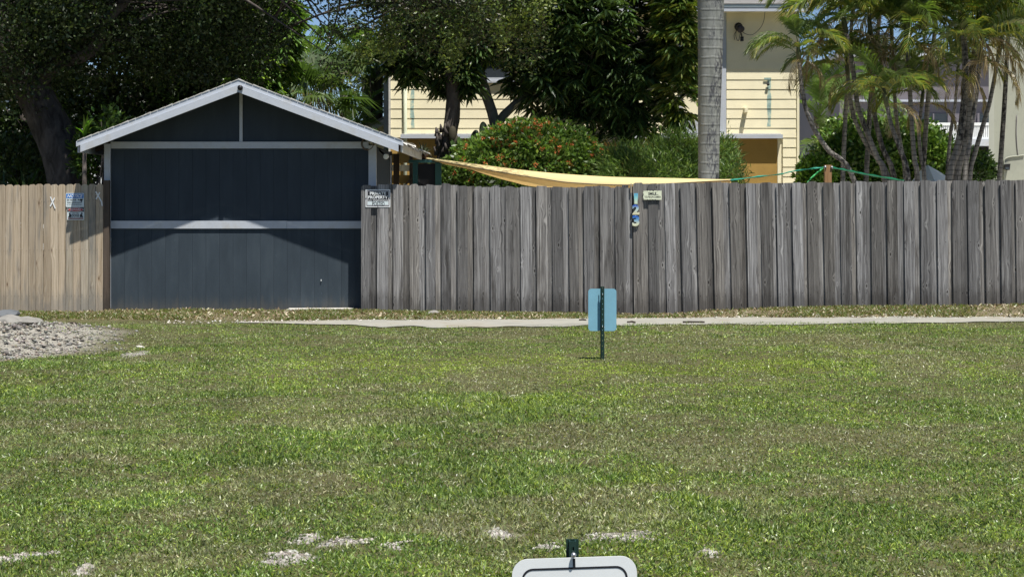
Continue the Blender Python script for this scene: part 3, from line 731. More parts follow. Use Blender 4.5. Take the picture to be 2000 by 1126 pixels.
# ------------------------------------------------------------------ yellow house
def house():
    Y = 36.0; s = S(Y); X = lambda p: (p-1000)/s; Z = lambda p: H-(p-HOR)/s
    g = thing('house', 'pale yellow clapboard house with mustard ground floor behind the grey fence', 'house', (X(1160), Y, 0))
    x0, x1 = X(763), X(1556)
    MB().box(x0, x1, Y+.03, Y+8, 2.85, 5.45).obj('upper_wall', M['yellow'], g)
    MB().box(x0, X(1519), Y+.045, Y+8, 0, 2.85).obj('lower_wall', M['mustard'], g)
    MB().box(X(1519)+.003, x1, Y+.035, Y+8, 0, 2.85).obj('lower_wall', M['yellow'], g)
    rh = .2
    def row(xa, xb, z):
        wd = xb-xa
        me = MB().prism([(-.013, 0), (.03, 0), (.03, rh+.012), (-.001, rh+.012)][::-1], -wd/2, wd/2, 'x').mesh('siding_board', M['yellow'])
        o = place('siding_board', me, g, False); o.location = Vector(((xa+xb)/2, Y, z))-g.location
        o.rotation_euler = (0, random.uniform(-.0015, .0015), random.uniform(-.0012, .0012)); return o
    z0 = 3.03-.2; random.seed(9)
    for k in range(13):
        z = z0+k*rh
        cuts = sorted([x0, X(787)-.003, X(random.choice((1050, 1090, 1120))), X(1412)])
        for a, b in zip(cuts[:-1], cuts[1:]): row(a+.001, b-.001, z)
        row(X(1419), x1, z)
    for k in range(1, 15):
        z = z0-k*rh
        if z > -.1: row(X(1529), x1, max(z, .0))
    W = M['white']
    MB().box(X(783), X(1527), Y-.14, Y+.02, Z(270.5), Z(263)).obj('ledge', W, g)
    MB().box(X(786), X(1524), Y-.10, Y-.03, Z(263)+.001, Z(261)).obj('ledge_flashing', M['white_old'], g)
    MB().box(x1+.001, x1+.05, Y-.035, Y+.06, 0, 5.4).obj('corner_board', M['yellow'], g)
    MB().box(x0-.04, x0-.001, Y-.035, Y+.06, 0, 5.4).obj('corner_board', M['white_old'], g)
    MB().box(X(1405), X(1411), Y-.05, Y+.02, Z(262), Z(24)).obj('trim', W, g)
    MB().box(X(1411)+.002, X(1418), Y-.035, Y+.02, Z(262), Z(24)).obj('trim', W, g)
    for i, (a, b) in enumerate(((236, 243), (243.6, 252), (252.6, 262))): MB().box(X(1322), X(1405)-.002, Y-.06-.02*i, Y-.028, Z(b), Z(a)).obj('step_board', W, g)
    # door in the upper storey
    d = MB().box(X(1334), X(1372), Y-.05, Y-.03, Z(235), Z(60)).obj('door', M['yellow'], g)
    for a, b in ((225, 178), (170, 140), (132, 85)):
        frame_line('door_panel', (1364-1342)/s, (a-b)/s, .01, .02, (X(1353), Z((a+b)/2)), Y-.053, M['cream'], d).location = -Vector(g.location)+Vector((0, 0, 0))
    kx = P(1340, 151, Y-.07); o = MB().ball(kx, .03, 10, 6).obj('handle', M['metal'], d)
    for a, b in ((1326, 1333.6), (1372.4, 1379)): MB().box(X(a), X(b), Y-.06, Y-.03, Z(235), Z(55)).obj('door_casing', W, g)
    # window
    wn = MB().box(X(922), X(1006), Y-.034, Y-.028, Z(152), Z(50)).obj('window', M['glass'], g)
    mb = MB(); mb.box(X(917), X(922), Y-.06, Y-.02, Z(158), Z(45)); mb.box(X(1006), X(1011), Y-.06, Y-.02, Z(158), Z(45)); mb.box(X(922), X(1006), Y-.06, Y-.02, Z(158), Z(152)); mb.box(X(922), X(1006), Y-.06, Y-.02, Z(50), Z(45)); mb.box(X(922), X(1006), Y-.055, Y-.03, Z(103), Z(99))
    mb.obj('frame', W, wn)
    mb = MB(); mb.box(X(914), X(1014), Y-.09, Y-.03, Z(162), Z(158)); mb.obj('sill', W, wn)
    # downspout at the left corner
    mb = MB(); mb.tube([Vector((X(792), Y-.07, .2)), Vector((X(792), Y-.07, 5.3))], .038, 10); mb.obj('downspout', M['cream'], g)
    # soffit, fascia, roof
    ye = Y-.44; ze = H-(10-HOR)/F*ye
    MB().box(X(740), X(1580), ye, ye+.03, ze-.13, ze).obj('fascia', W, g)
    MB().box(X(740), X(1580), ye+.03, Y, ze-.11, ze-.09).obj('soffit', M['yellow'], g)
    MB().box(X(740), X(1580), ye-.012, ye-.001, ze-.04, ze+.012).obj('drip_edge', M['signgrey'], g)
    for k in range(22):
        y = ye-.03+k*.17; z = ze+.015+k*.17*.42
        MB().prism([(y, z), (y+.24, z+.24*.42), (y+.24, z+.24*.42+.01), (y, z+.014)][::-1], X(735), X(1585), 'x').obj('shingle_course', M['shingle'], g)
    MB().prism([(Y+3.4, ze+1.68), (Y+8.5, ze-.1), (Y+8.5, ze-.05), (Y+3.4, ze+1.73)][::-1], X(735), X(1585), 'x').obj('rear_roof', M['shingle'], g)
    for xa in (x0+.01, x1-.03): MB().add([(xa, Y+.05, 5.4), (xa, Y+8, 5.4), (xa, Y+3.4, ze+1.6)], [(0, 1, 2)]).obj('gable_wall', M['yellow'], g)
    # old teal paint where a pipe was, one flake per course
    for pa, pb, ya, yb in ((1497.5, 1507, 152, 247), (801, 810, 172, 250)):
        for k in range(13):
            za, zb = z0+k*rh, z0+(k+1)*rh
            lo, hi = max(za, Z(yb)), min(zb, Z(ya))
            if hi-lo < .03: continue
            yy = lambda z: Y-.013+.012*(z-za)/rh-.003
            MB().add([(X(pa+random.uniform(0, 2)), yy(lo), lo), (X(pb-random.uniform(0, 2)), yy(lo), lo), (X(pb-random.uniform(0, 3)), yy(hi), hi), (X(pa+random.uniform(0, 3)), yy(hi), hi)], [(0, 1, 2, 3)]).obj('old_paint', M['teal_stain'], g)
    MB().box(X(1492), X(1504), Y-.04, Y-.03, Z(156), Z(152)).obj('patch', M['teal_stain'], g)
    c = P(1500, 165, Y-.04); MB().tube([c, c+Vector((0, -.03, 0))], .03, 10).obj('pipe_stub', M['black'], g)
    # vent hood with hanging cover
    mb = MB(); mb.box(X(1452), X(1459), Y-.16, Y-.01, Z(221), Z(211)); mb.box(X(1453), X(1458), Y-.17, Y-.16, Z(220), Z(212)); mb.obj('vent_hood', M['yellow'], g)
    # side gable of the lower wing, left
    A = P(716, 251, Y+1.0); B = P(763, 224, Y+1.0)
    def sl(y0, y1, dz0, dz1, mat, name, ext=0):
        pts = [(A.x-ext, A.z+dz0-ext*.57), (B.x, B.z+dz0), (B.x, B.z+dz1), (A.x-ext, A.z+dz1-ext*.57)]; MB().prism(pts, y0, y1).obj(name, mat, g)
    sl(Y+.86, Y+.9, -.14, -.02, W, 'wing_bargeboard', .12); sl(Y+.84, Y+5, -.018, .04, M['shingle'], 'wing_roof', .14)
    MB().prism([(A.x+.05, 0), (B.x-.05, 0), (B.x-.05, B.z-.1), (A.x+.05, A.z-.1)], Y+1.1, Y+5).obj('wing_wall', M['yellow'], g)
    # grey pilaster at the corner
    MB().box(X(748), X(761), Y+.2, Y+.6, 0, Z(60)).obj('pilaster', m_paint('blue_grey_paint', (.30, .32, .36), .08, .7, 3), g)
house()
def wall_bits():
    Y = 35.95
    c = P(1443, 52, Y-.05); r = thing('wall_light', 'dark round wall light with loose wires under the house eave', 'light', c)
    MB().tube([c+Vector((0, .05, 0)), c+Vector((0, -.02, 0))], [.09, .07], 12).obj('base', M['black'], r)
    MB().tube([c, c+Vector((.03, -.1, -.07))], [.06, .08], 12).obj('shade', m_paint('dark_bronze', (.05, .045, .05), .2, .5, 9), r)
    for pts in ([(1447, 58), (1455, 66), (1470, 68), (1485, 55), (1492, 40), (1494, 24)], [(1440, 58), (1434, 68), (1435, 78)], [(1439, 56), (1437, 70), (1442, 80), (1446, 66)]):
        MB().tube(spline([P(a, b, Y-.02) for a, b in pts], 16), .006, 5).obj('wire', M['wood_dark'], r)
    c = P(1449, 75, Y-.08); r = thing('security_camera', 'tiny black camera hanging below the wall light on the yellow house', 'camera', c)
    MB().box(c.x-.03, c.x+.03, c.y-.05, c.y+.03, c.z-.06, c.z+.03).obj('body', M['black'], r)
    MB().tube([c+Vector((0, 0, .03)), c+Vector((-.01, .02, .1)), c+Vector((-.02, .06, .12))], .012, 6).obj('bracket', M['black'], r)
    MB().tube([c+Vector((0, -.05, -.01)), c+Vector((0, -.055, -.01))], .02, 10).obj('lens', M['glass'], r)
    c = P(752.5, 129, 36.1); r = thing('security_camera', 'white bullet camera on the grey corner pilaster left of the yellow house', 'camera', c)
    MB().tube([c+Vector((.06, .1, .06)), c+Vector((0, .02, .02))], .02, 8).obj('bracket', M['signwhite'], r)
    MB().tube([c+Vector((.05, .05, .02)), c+Vector((-.04, -.12, -.03))], .065, 12).obj('body', M['signwhite'], r)
    q = c+Vector((-.0415, -.123, -.031)); MB().tube([q, q+Vector((-.002, -.006, -.001))], .05, 12).obj('lens', M['black'], r)
wall_bits()

def grey_building():
    Y = 50.0; s = S(Y); X = lambda p: (p-1000)/s; Z = lambda p: H-(p-HOR)/s
    g = thing('building', 'purple grey building with a white balcony rail glimpsed behind the palm trunks', 'building', (X(1800), Y, 0))
    MB().box(X(1640), X(1990), Y, Y+8, 0, Z(112)).obj('wall', M['greywall'], g)
    MB().box(X(1630), X(1998), Y-.3, Y+8.3, Z(112), Z(104)).obj('roof', M['white'], g)
    for a, b in ((199, 195),): MB().box(X(1650), X(1985), Y-.12, Y-.002, Z(a), Z(b)).obj('band', M['white'], g)
    for xa, xb in ((1735, 1765), (1795, 1850), (1912, 1935)):
        w_ = MB().box(X(xa), X(xb), Y-.03, Y-.002, Z(262), Z(222)).obj('window', M['glass'], g)
        mb = MB(); mb.box(X(xa)-.06, X(xa), Y-.06, Y-.003, Z(262), Z(221)); mb.box(X(xb), X(xb)+.06, Y-.06, Y-.003, Z(262), Z(221)); mb.box(X((xa+xb)/2)-.02, X((xa+xb)/2)+.02, Y-.05, Y-.031, Z(262), Z(222)); mb.obj('frame', M['greywall'], w_)
    rl = MB().box(X(1780), X(1940), Y-1.2, Y-1.12, Z(248), Z(243)).obj('railing', M['signwhite'], g)
    MB().box(X(1780), X(1940), Y-1.2, Y-1.12, Z(274), Z(271)).obj('railing', M['signwhite'], g)
    bm = MB().box(-.018, .018, -.018, .018, 0, Z(248)-Z(271)).mesh('baluster', M['signwhite'])
    for i in range(44):
        o = place('baluster', bm, g, False); o.location = Vector((X(1781+i*3.65), Y-1.16, Z(271)))-g.location
    MB().box(X(1700), X(1985), Y-1.25, Y-.001, Z(287), Z(274)-.002).obj('balcony_slab', M['white'], g)
    MB().box(X(1700), X(1985), Y-.9, Y-.002, Z(320), Z(302)).obj('lower_band', M['white'], g)
grey_building()
def white_building():
    Y = 33.0; s = S(Y); X = lambda p: (p-1000)/s; Z = lambda p: H-(p-HOR)/s
    g = thing('building', 'plain sage white wall of a building at the right edge behind the fence', 'building', (X(2100), Y, 0))
    MB().prism([(X(1941), Y), (X(2600), Y), (X(2600)+1.2, Y+6), (X(1941)+1.9, Y+6)], 0, Z(-60), 'z').obj('wall', M['shadowed'], g)
    MB().prism([(X(1930.5), Y-.03), (X(1941)-.002, Y-.03), (X(1941)-.002, Y+.1), (X(1930.5)+.04, Y+.1)], 0, Z(-60), 'z').obj('corner_board', m_paint('shadowed_trim', (.40, .41, .36), .06, .7, 3), g)
    MB().prism([(X(1925), Y-.35), (X(2620), Y-.35), (X(2620)+1.2, Y+6.3), (X(1925)+2, Y+6.3)], Z(-60)+.001, Z(-75), 'z').obj('roof', M['white'], g)
    MB().tube(spline([P(*p, Y-.015) for p in ((2000, 303), (1985, 305), (1970, 307), (1962, 312), (1961, 320), (1961, 356))], 18), .014, 6).obj('conduit', M['shadowed'], g)
    MB().tube(spline([P(*p, Y-.012) for p in ((1986, 225), (1985, 262), (1988, 300), (1992, 304))], 12), .007, 5).obj('cable', M['greywall'], g)
    c = P(1965, 326, Y-.06); r = thing('wall_lamp', 'black wedge wall lamp on the sage white wall at the right edge', 'outdoor light', c)
    MB().prism([(c.x-.05, c.z-.05), (c.x+.045, c.z-.06), (c.x+.06, c.z+.06), (c.x-.03, c.z+.05)], c.y-.08, c.y+.055).obj('housing', M['black'], r)
    MB().box(c.x-.035, c.x+.03, c.y-.083, c.y-.0805, c.z-.045, c.z-.005).obj('lens', M['glass'], r)
white_building()
def far_white():
    Y = 46.0; s = S(Y); X = lambda p: (p-1000)/s; Z = lambda p: H-(p-HOR)/s
    g = thing('building', 'bright white building glimpsed through the dark leaves behind the oak', 'building', (X(80), Y, 0))
    MB().box(X(-200), X(225), Y, Y+7, 0, Z(150)).obj('wall', M['signwhite'], g)
    MB().prism([(X(-215), Z(150)+.001), (X(240), Z(150)+.001), (X(12), Z(90))], Y-.3, Y+7.3).obj('roof', M['shingle'], g)
    for a in (20, 120): MB().box(X(a), X(a+40), Y-.03, Y-.002, Z(300), Z(240)).obj('window', M['glass'], g)
far_white()

# yard clutter under the garage eave --------------------------------------------
def yard():
    Y = 33.2; s = S(Y); X = lambda p: (p-1000)/s; Z = lambda p: H-(p-HOR)/s
    g = thing('slat_screen', 'yellow slatted screen under the right eave of the garage', 'screen', (X(810), Y, 0))
    for a, b in ((300, 318), (322, 334), (342, 358), (362, 380)): MB().box(X(755), X(850), Y, Y+.02, Z(b), Z(a)).obj('slat', M['mustard'] if a != 322 else M['yellow'], g)
    for x in (760, 800): MB().box(X(x), X(x+6), Y-.06, Y-.002, 0, Z(296)).obj('post', M['wood_dark'], g)
    MB().prism([(X(770), Z(382)), (X(775), Z(382)), (X(846), Z(306)), (X(841), Z(306))], Y-.09, Y-.062).obj('brace', M['wood_dark'], g)
    Y = 29.5; s = S(Y)
    g = thing('plant_stand', 'teal painted wooden frame below the tree beside the garage eave', 'stand', (X(835), Y, 0))
    MB().box(X(850), X(862), Y, Y+.1, 0, Z(317.5)).obj('leg', M['teal'], g); MB().box(X(806), X(816), Y, Y+.1, 0, Z(317.5)).obj('leg', M['teal'], g)
    MB().box(X(798), X(868), Y-.04, Y+.5, Z(317.5)+.001, Z(312)).obj('top', M['teal'], g)
    MB().box(X(816)+.002, X(850)-.002, Y+.06, Y+.09, 0, Z(319)).obj('dark_interior', M['black'], g)  # black sheet standing in for the shade inside the frame
    c = P(826, 312, Y+.15); c.z = Z(312)+.001
    r = thing('potted_plant', 'spiky bromeliad in a dark clay pot standing on the teal frame', 'plant', c)
    MB().tube([c, c+Vector((0, 0, .08)), c+Vector((0, 0, .1))], [.05, .085, .09], 14).obj('pot', M['terracotta'], r)
    random.seed(4)
    for i in range(14):
        a = i*2.4; t = random.uniform(.4, 1.2); L = random.uniform(.2, .34); d = Vector((math.cos(a)*math.sin(t), math.sin(a)*math.sin(t), math.cos(t)))
        b = c+Vector((0, 0, .1)); sd = Vector((-math.sin(a), math.cos(a), 0))*.012; m_ = b+d*L*.6; e = b+d*L+Vector((0, 0, -.05*t))
        ob = MB().add([b-sd, b+sd, m_+sd, m_-sd, e], [(0, 1, 2, 3), (3, 2, 4)]).obj('leaf', m_paint('dark_leaf', (.03, .045, .02), .2, .5, 9) if i == 0 else bpy.data.materials['dark_leaf'], r)
yard()

# shade sail ---------------------------------------------------------------------
def m_cloth():
    t = NT('tan_shade_cloth'); c = t.coord(); n = t.noise(c, 1.5, 3); n2 = t.noise(t.scaled(c, (60, 60, 60)), 1., 2)
    col = t.mix(n, (.72, .61, .31, 1), (.78, .67, .37, 1)); t.done(col, .85, .15); t.bump(n2, .15, .003)
    tr = t.n('BsdfTranslucent'); tr.inputs[0].default_value = (.80, .50, .18, 1); mx = t.n('MixShader'); mx.inputs[0].default_value = .25
    t.t.links.new(t.b.outputs[0], mx.inputs[1]); t.t.links.new(tr.outputs[0], mx.inputs[2]); t.t.links.new(mx.outputs[0], t.out.inputs[0]); return t.m
def sail():
    U = [(822, 306, 29.9), (920, 319, 29.2), (1050, 335, 28.2), (1180, 344.5, 27.4), (1300, 347.5, 26.7), (1428, 350.5, 25.6)]
    Fo = [(821, 308, 29.7), (920, 326, 28.7), (1000, 340, 27.8), (1060, 349, 27.2), (1120, 357, 26.8), (1240, 361, 26.1), (1428, 352, 25.5)]
    Lo = [(824, 309, 30.2), (900, 325, 30.0), (950, 341, 29.8), (1000, 355, 29.5), (1060, 366, 29.2), (1240, 372, 28), (1428, 354, 25.65)]
    n = 40; u = spline([P(*p) for p in U], n); f = spline([P(*p) for p in Fo], n); l = spline([P(*p) for p in Lo], n)
    rows = []
    for i in range(n):
        mid = (u[i]+f[i])/2 + Vector((0, -.02, .012)); m2 = (f[i]+l[i])/2+Vector((0, 0, -.03))
        rows.append([u[i], mid, f[i], f[i]+Vector((0, .006, -.012)), m2, l[i]])
    mb = MB(); k = len(rows[0]); vs = [p for r in rows for p in r]
    mb.add(vs, [(i*k+j, (i+1)*k+j, (i+1)*k+j+1, i*k+j+1) for i in range(n-1) for j in range(k-1)], True)
    r = thing('shade_sail', 'tan triangular shade sail stretched low behind the grey fence', 'shade sail', P(1428, 352, 25.5))
    mb.obj('cloth', m_cloth(), r)
    MB().tube([p+Vector((0, -.004, 0)) for p in f], .006, 6).obj('hem_cord', M['wood_dark'], r)
sail()
def ribbon(name, pts, w_, col, label, twist=0.0):
    q = spline([P(*p) for p in pts], 30); vs = []; n = len(q)
    for i, p in enumerate(q):
        a = twist*math.sin(i*.5); up = Vector((0, math.sin(a), math.cos(a)))*w_*(.75+.25*math.sin(i*1.3)); vs += [p-up, p+up, p+up+Vector((0, .004, 0)), p-up+Vector((0, .004, 0))]
    fs = []
    for i in range(n-1):
        for j in range(4): fs.append((i*4+j, (i+1)*4+j, (i+1)*4+(j+1) % 4, i*4+(j+1) % 4))
    V = np.array([tuple(v) for v in vs])[None]; me = mass_mesh(name, V, fs, np.array([col]), M['strap'])
    b = P(*pts[0]); return single(place(name, me), label, 'strap', b, 'green straps holding the shade sail')
GRN = (.03, .33, .14); TEAL_ = (.06, .42, .30)
ribbon('strap', [(1426, 352, 25.5), (1480, 345, 25.4), (1525, 340, 25.35), (1545, 335, 25.3), (1580, 330, 25.25), (1611, 326.5, 25.2)], .016, TEAL_, 'knotted green strap running from the sail corner up to the brown post', 1.0)
ribbon('strap', [(1608, 328, 25.2), (1598, 336, 25.18), (1584, 348, 25.15), (1574, 362, 25.12)], .022, (.06, .42, .13), 'bright green strap end dangling left of the brown post', .8)
ribbon('strap', [(1624, 327, 25.2), (1660, 334, 25.6), (1700, 342, 26.1), (1766, 353, 27.0)], .02, (.015, .20, .10), 'dark green strap running right from the brown post to the palms', .5)
def post_and_bits():
    p = P(1617.5, 322, 25.22); s = S(25.22)
    g = thing('post', 'brown timber post rising just behind the grey fence with straps tied on', 'post', (p.x, 25.22, 0))
    MB().box(p.x-6.5/s, p.x+6.5/s, 25.2, 25.3, 0, p.z).obj('shaft', M['wood_post'], g)
    for q in ((1611, 326.5), (1624, 327)): c = P(*q, 25.195); MB().tube([c+Vector((-.01, 0, 0)), c+Vector((.02, 0, .004))], .02, 8).obj('eye_bolt', M['metal'], g)
    random.seed(2)
    # white peaked tarp behind the palms
    Y = 29.0; pts = [(1782, 352), (1800, 330), (1812, 322), (1835, 335), (1866, 356)]; top = [P(a, b, Y) for a, b in pts]
    vs = []; fs = []
    for i, q in enumerate(top): vs += [q, q+Vector((0, -.5, -.28)), q+Vector((0, -.9, -.75)), q+Vector((0, .9, -.6))]
    for i in range(len(top)-1):
        a, b = i*4, (i+1)*4; fs += [(a, a+1, b+1, b), (a+1, a+2, b+2, b+1), (a+3, a, b, b+3)]
    single(MB().add(vs, fs).obj('tarp', M['signwhite']), 'white peaked tarp showing between the palm stems above the fence', 'tarp', P(1820, 370, Y))
post_and_bits()
def wires():
    for i, (a, b, m_) in enumerate((((480, 82), (800, 70), 88), ((480, 118), (800, 113), 121), ((560, 168), (830, 150), 160))):
        pts = spline([P(a[0], a[1], 60), P((a[0]+b[0])/2, m_, 60), P(b[0], b[1], 60)], 14)
        lab = ('upper overhead wire crossing the blue sky gap', 'middle overhead wire crossing the blue sky gap', 'lowest overhead wire, sloping behind the palm fronds')[i]
        single(MB().tube(pts, .014, 5).obj('overhead_wire', M['greywall'] if i == 2 else M['signwhite']), lab, 'cable', tuple(pts[0]), 'overhead wires')
wires()

# ------------------------------------------------------------------ vegetation helpers
def ell_points(n, c, r, shell=.55, seed=0):
    d = unit(RNG.normal(size=(n, 3))); u = RNG.random(n)**(1/3*(1-shell)+.0001)
    return np.array(c)+d*u[:, None]*np.array(r), d
def palette(n, cols, var=.25):
    cols = np.array(cols); k = RNG.integers(0, len(cols), n); c = cols[k]*(1+(RNG.random((n, 1))-.5)*2*var)
    return np.clip(c*(1+(RNG.random((n, 3))-.5)*.12), 0, 1)
def E(px, py, Y, rx, rz, ry):
    p = P(px, py, Y); s = S(Y); return (tuple(p), (rx/s, ry, rz/s))
def clusters(ells, total, shell=.5, gap=.0, seed=0, sc=1.6, rag=0):
    vol = np.array([r[0]*r[1]*r[2] for _, r in ells])**.75; ns = (vol/vol.sum()*total).astype(int); Ps = []; Ds = []
    for (c, r), n in zip(ells, ns):
        p, d = ell_points(n, c, r, shell); Ps.append(p); Ds.append(d)
    p = np.concatenate(Ps); d = np.concatenate(Ds)
    if rag: p = p+np.stack([fbm(p[:, 0]+p[:, 1], p[:, 2], 1.5, seed+k, 3)-.5 for k in (200, 210, 220)], -1)*rag*2.4
    if gap > 0:
        nz = fbm(p[:, 0]+p[:, 1]*.6, p[:, 2]-p[:, 1]*.4, sc, seed, 3); k = nz > np.quantile(nz, gap); p, d = p[k], d[k]
    return p, d
def crown_small(name, ells, ncl, per, L, W, cols, parent, mat='leaf', shell=.5, gap=.15, rad=.22, seed=0, var=.3, up=.3, rag=0):
    c, d = clusters(ells, ncl, shell, gap, seed, rag=rag); n = len(c)*per
    B = np.repeat(c, per, 0)+RNG.normal(size=(n, 3))*rad*.5; D = np.repeat(d, per, 0)*.4+RNG.normal(size=(n, 3))+np.array([0, 0, up])
    col = palette(n, cols, var)*np.repeat(.75+.5*RNG.random(len(c)), per)[:, None]
    me = leaf_mesh(name, B, D, L*(.7+.6*RNG.random(n)), W*(.7+.6*RNG.random(n)), col, M[mat])
    return place(name, me, parent)
def crown_rosette(name, ells, ncl, per, L, W, cols, parent, shell=.5, gap=.1, droop=.55, seed=0, mat='leaf_glossy', var=.25):
    """whorls of long hanging leaves at the twig ends (mango)"""
    c, d = clusters(ells, ncl, shell, gap, seed, rag=.22); m = len(c); n = m*per
    ph = np.tile(np.arange(per)*2*np.pi/per, m)+np.repeat(RNG.random(m)*6.28, per)
    D = np.stack([np.cos(ph), np.sin(ph), -.15+.7*RNG.random(n)], -1)+np.repeat(d, per, 0)*.5
    k = np.repeat(.8+.4*RNG.random(m), per); B = np.repeat(c, per, 0)+RNG.normal(size=(n, 3))*.03
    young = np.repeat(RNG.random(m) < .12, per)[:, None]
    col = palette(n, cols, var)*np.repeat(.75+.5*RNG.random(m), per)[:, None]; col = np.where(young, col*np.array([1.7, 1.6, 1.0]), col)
    me = leaf_mesh(name, B, D, L*k*(.8+.4*RNG.random(n)), W*(.8+.4*RNG.random(n)), col, M[mat], droop=droop*(1), big=True, flat=.75)
    return place(name, me, parent)
def limb_mb(mb, pts, r0, r1, n=10, m=18, jit=.12):
    q = spline(pts, m); mb.tube(q, [r0+(r1-r0)*(i/(m-1))**.8 for i in range(m)], n, jitter=jit); return q
def twigs(mb, starts, ells, n, seed):
    """thin branches from limb points out into the crown"""
    random.seed(seed)
    for _ in range(n):
        a = Vector(random.choice(starts)); c, r = random.choice(ells); th = random.uniform(0, 6.28); z = random.uniform(-.6, .9); q = math.sqrt(1-z*z)
        b = Vector(c)+Vector((r[0]*q*math.cos(th), r[1]*q*math.sin(th), r[2]*z))*.75; m_ = a.lerp(b, .5)+Vector((random.uniform(-.2, .2), random.uniform(-.2, .2), random.uniform(0, .3)))
        mb.tube(spline([a, m_, b], 6), [.035, .03, .024, .018, .012, .006], 5)

# ------------------------------------------------------------------ oak (left) and its overhanging limb
OAK = [(.030, .052, .018), (.045, .072, .022), (.022, .038, .014), (.07, .095, .035)]
def oak():
    Y = 28.6; g = thing('oak_tree', 'huge dark oak with a leaning trunk behind the tan fence at left', 'tree', P(150, 610, Y))
    mb = MB()
    a = limb_mb(mb, [P(165, 640, Y), P(140, 380, Y), P(118, 290, Y), P(70, 190, Y), P(20, 100, Y), P(-30, -20, Y)], .40, .26, 14, 24)
    b = limb_mb(mb, [P(62, 178, Y), P(110, 125, Y-.2), P(165, 106, Y-.3), P(190, 80, Y-.3), P(205, 45, Y-.3), P(300, -40, Y-.6), P(520, -110, Y-1.2), P(760, -60, Y-1.9), P(900, 10, Y-2.2)], .15, .05, 10, 40)
    c = limb_mb(mb, [P(110, 270, Y), P(40, 150, Y+.8), P(-60, 20, Y+1.5), P(-200, -120, Y+2)], .2, .08, 10, 18)
    d = limb_mb(mb, [P(20, 100, Y), P(120, -40, Y+1), P(330, -120, Y+2), P(480, -160, Y+2.5)], .2, .06, 10, 18)
    E1 = [E(60, -120, 29.6, 560, 300, 4.2), E(330, -110, 29.0, 250, 255, 2.5), E(-40, 30, 28.3, 260, 170, 2.4), E(180, 0, 29.6, 130, 110, 1.2), E(430, 60, 29.6, 130, 110, 1.6)]
    E3 = [E(845, -120, 26.8, 235, 215, 1.3), E(690, -20, 26.9, 60, 120, .7), E(640, -70, 26.9, 60, 110, .6), E(655, 90, 26.9, 28, 55, .3), E(940, 0, 26.5, 90, 125, .8), E(760, 10, 26.9, 80, 95, .7)]
    twigs(mb, a[14:]+b[8:]+c[8:]+d[4:], E1, 90, 1); twigs(mb, b[26:], E3, 60, 2)
    mb.obj('trunk', M['bark'], g)
    crown_small('crown', E1, 8600, 20, .08, .042, OAK, g, shell=.35, gap=.12, rad=.34, seed=3, rag=.3)
    crown_small('overhanging_crown', E3, 3000, 15, .065, .03, [(.032, .05, .017), (.05, .075, .022), (.026, .04, .015), (.06, .055, .028), (.09, .13, .033)], g, shell=.3, gap=.48, rad=.2, seed=8, rag=.55)
    crown_small('hanging_sprays', [E(1005, 25, 26.3, 38, 32, .3), E(965, 55, 26.2, 16, 45, .2), E(885, 85, 26.2, 16, 60, .25), E(745, 90, 26.6, 30, 40, .3), E(1030, -10, 26.3, 40, 40, .4), E(700, 120, 26.7, 18, 40, .2)], 260, 13, .075, .036, [(.11, .15, .035), (.16, .20, .045), (.08, .11, .03)], g, shell=.2, gap=.2, rad=.16, seed=9, rag=.2)
oak()
MANGO = [(.055, .10, .032), (.075, .13, .038), (.10, .16, .05), (.04, .075, .028)]
def mango_a():
    Y = 31.6; g = thing('mango_tree', 'dark tree with fern grown trunk left of the flowering bush', 'tree', P(868, 570, Y))
    mb = MB(); a = limb_mb(mb, [P(866, 580, Y), P(868, 330, Y), P(876, 270, Y), P(885, 215, Y), P(882, 150, Y), P(878, 90, Y), P(895, 20, Y), P(915, -60, Y)], .185, .075, 12, 30, .16)
    b = limb_mb(mb, [P(882, 150, Y), P(850, 90, Y), P(800, 30, Y+.3)], .07, .03); c = limb_mb(mb, [P(880, 110, Y), P(930, 50, Y+.3), P(960, -20, Y+.5)], .07, .03)
    ells = [E(845, 75, 31.9, 105, 95, .7), E(910, 10, 31.9, 120, 120, .8), E(790, 120, 31.7, 42, 50, .45), E(905, 130, 31.8, 40, 45, .4)]
    twigs(mb, a[18:]+b[4:]+c[4:], ells, 40, 3); mb.obj('trunk', M['bark'], g)
    crown_rosette('crown', ells, 800, 11, .23, .055, MANGO, g, shell=.3, gap=.05, seed=4)
    # burl sleeve of old leaf bases low on the trunk
    mb = MB(); random.seed(6)
    for i in range(26):
        q = P(868+random.uniform(-16, 16), 312-random.uniform(0, 60), Y-.2+random.uniform(-.02, .1)); mb.tube([q, q+Vector((random.uniform(-.05, .05), -.05, .14))], [.05, .012], 6)
    mb.obj('bark_flakes', M['bark'], g)
mango_a()
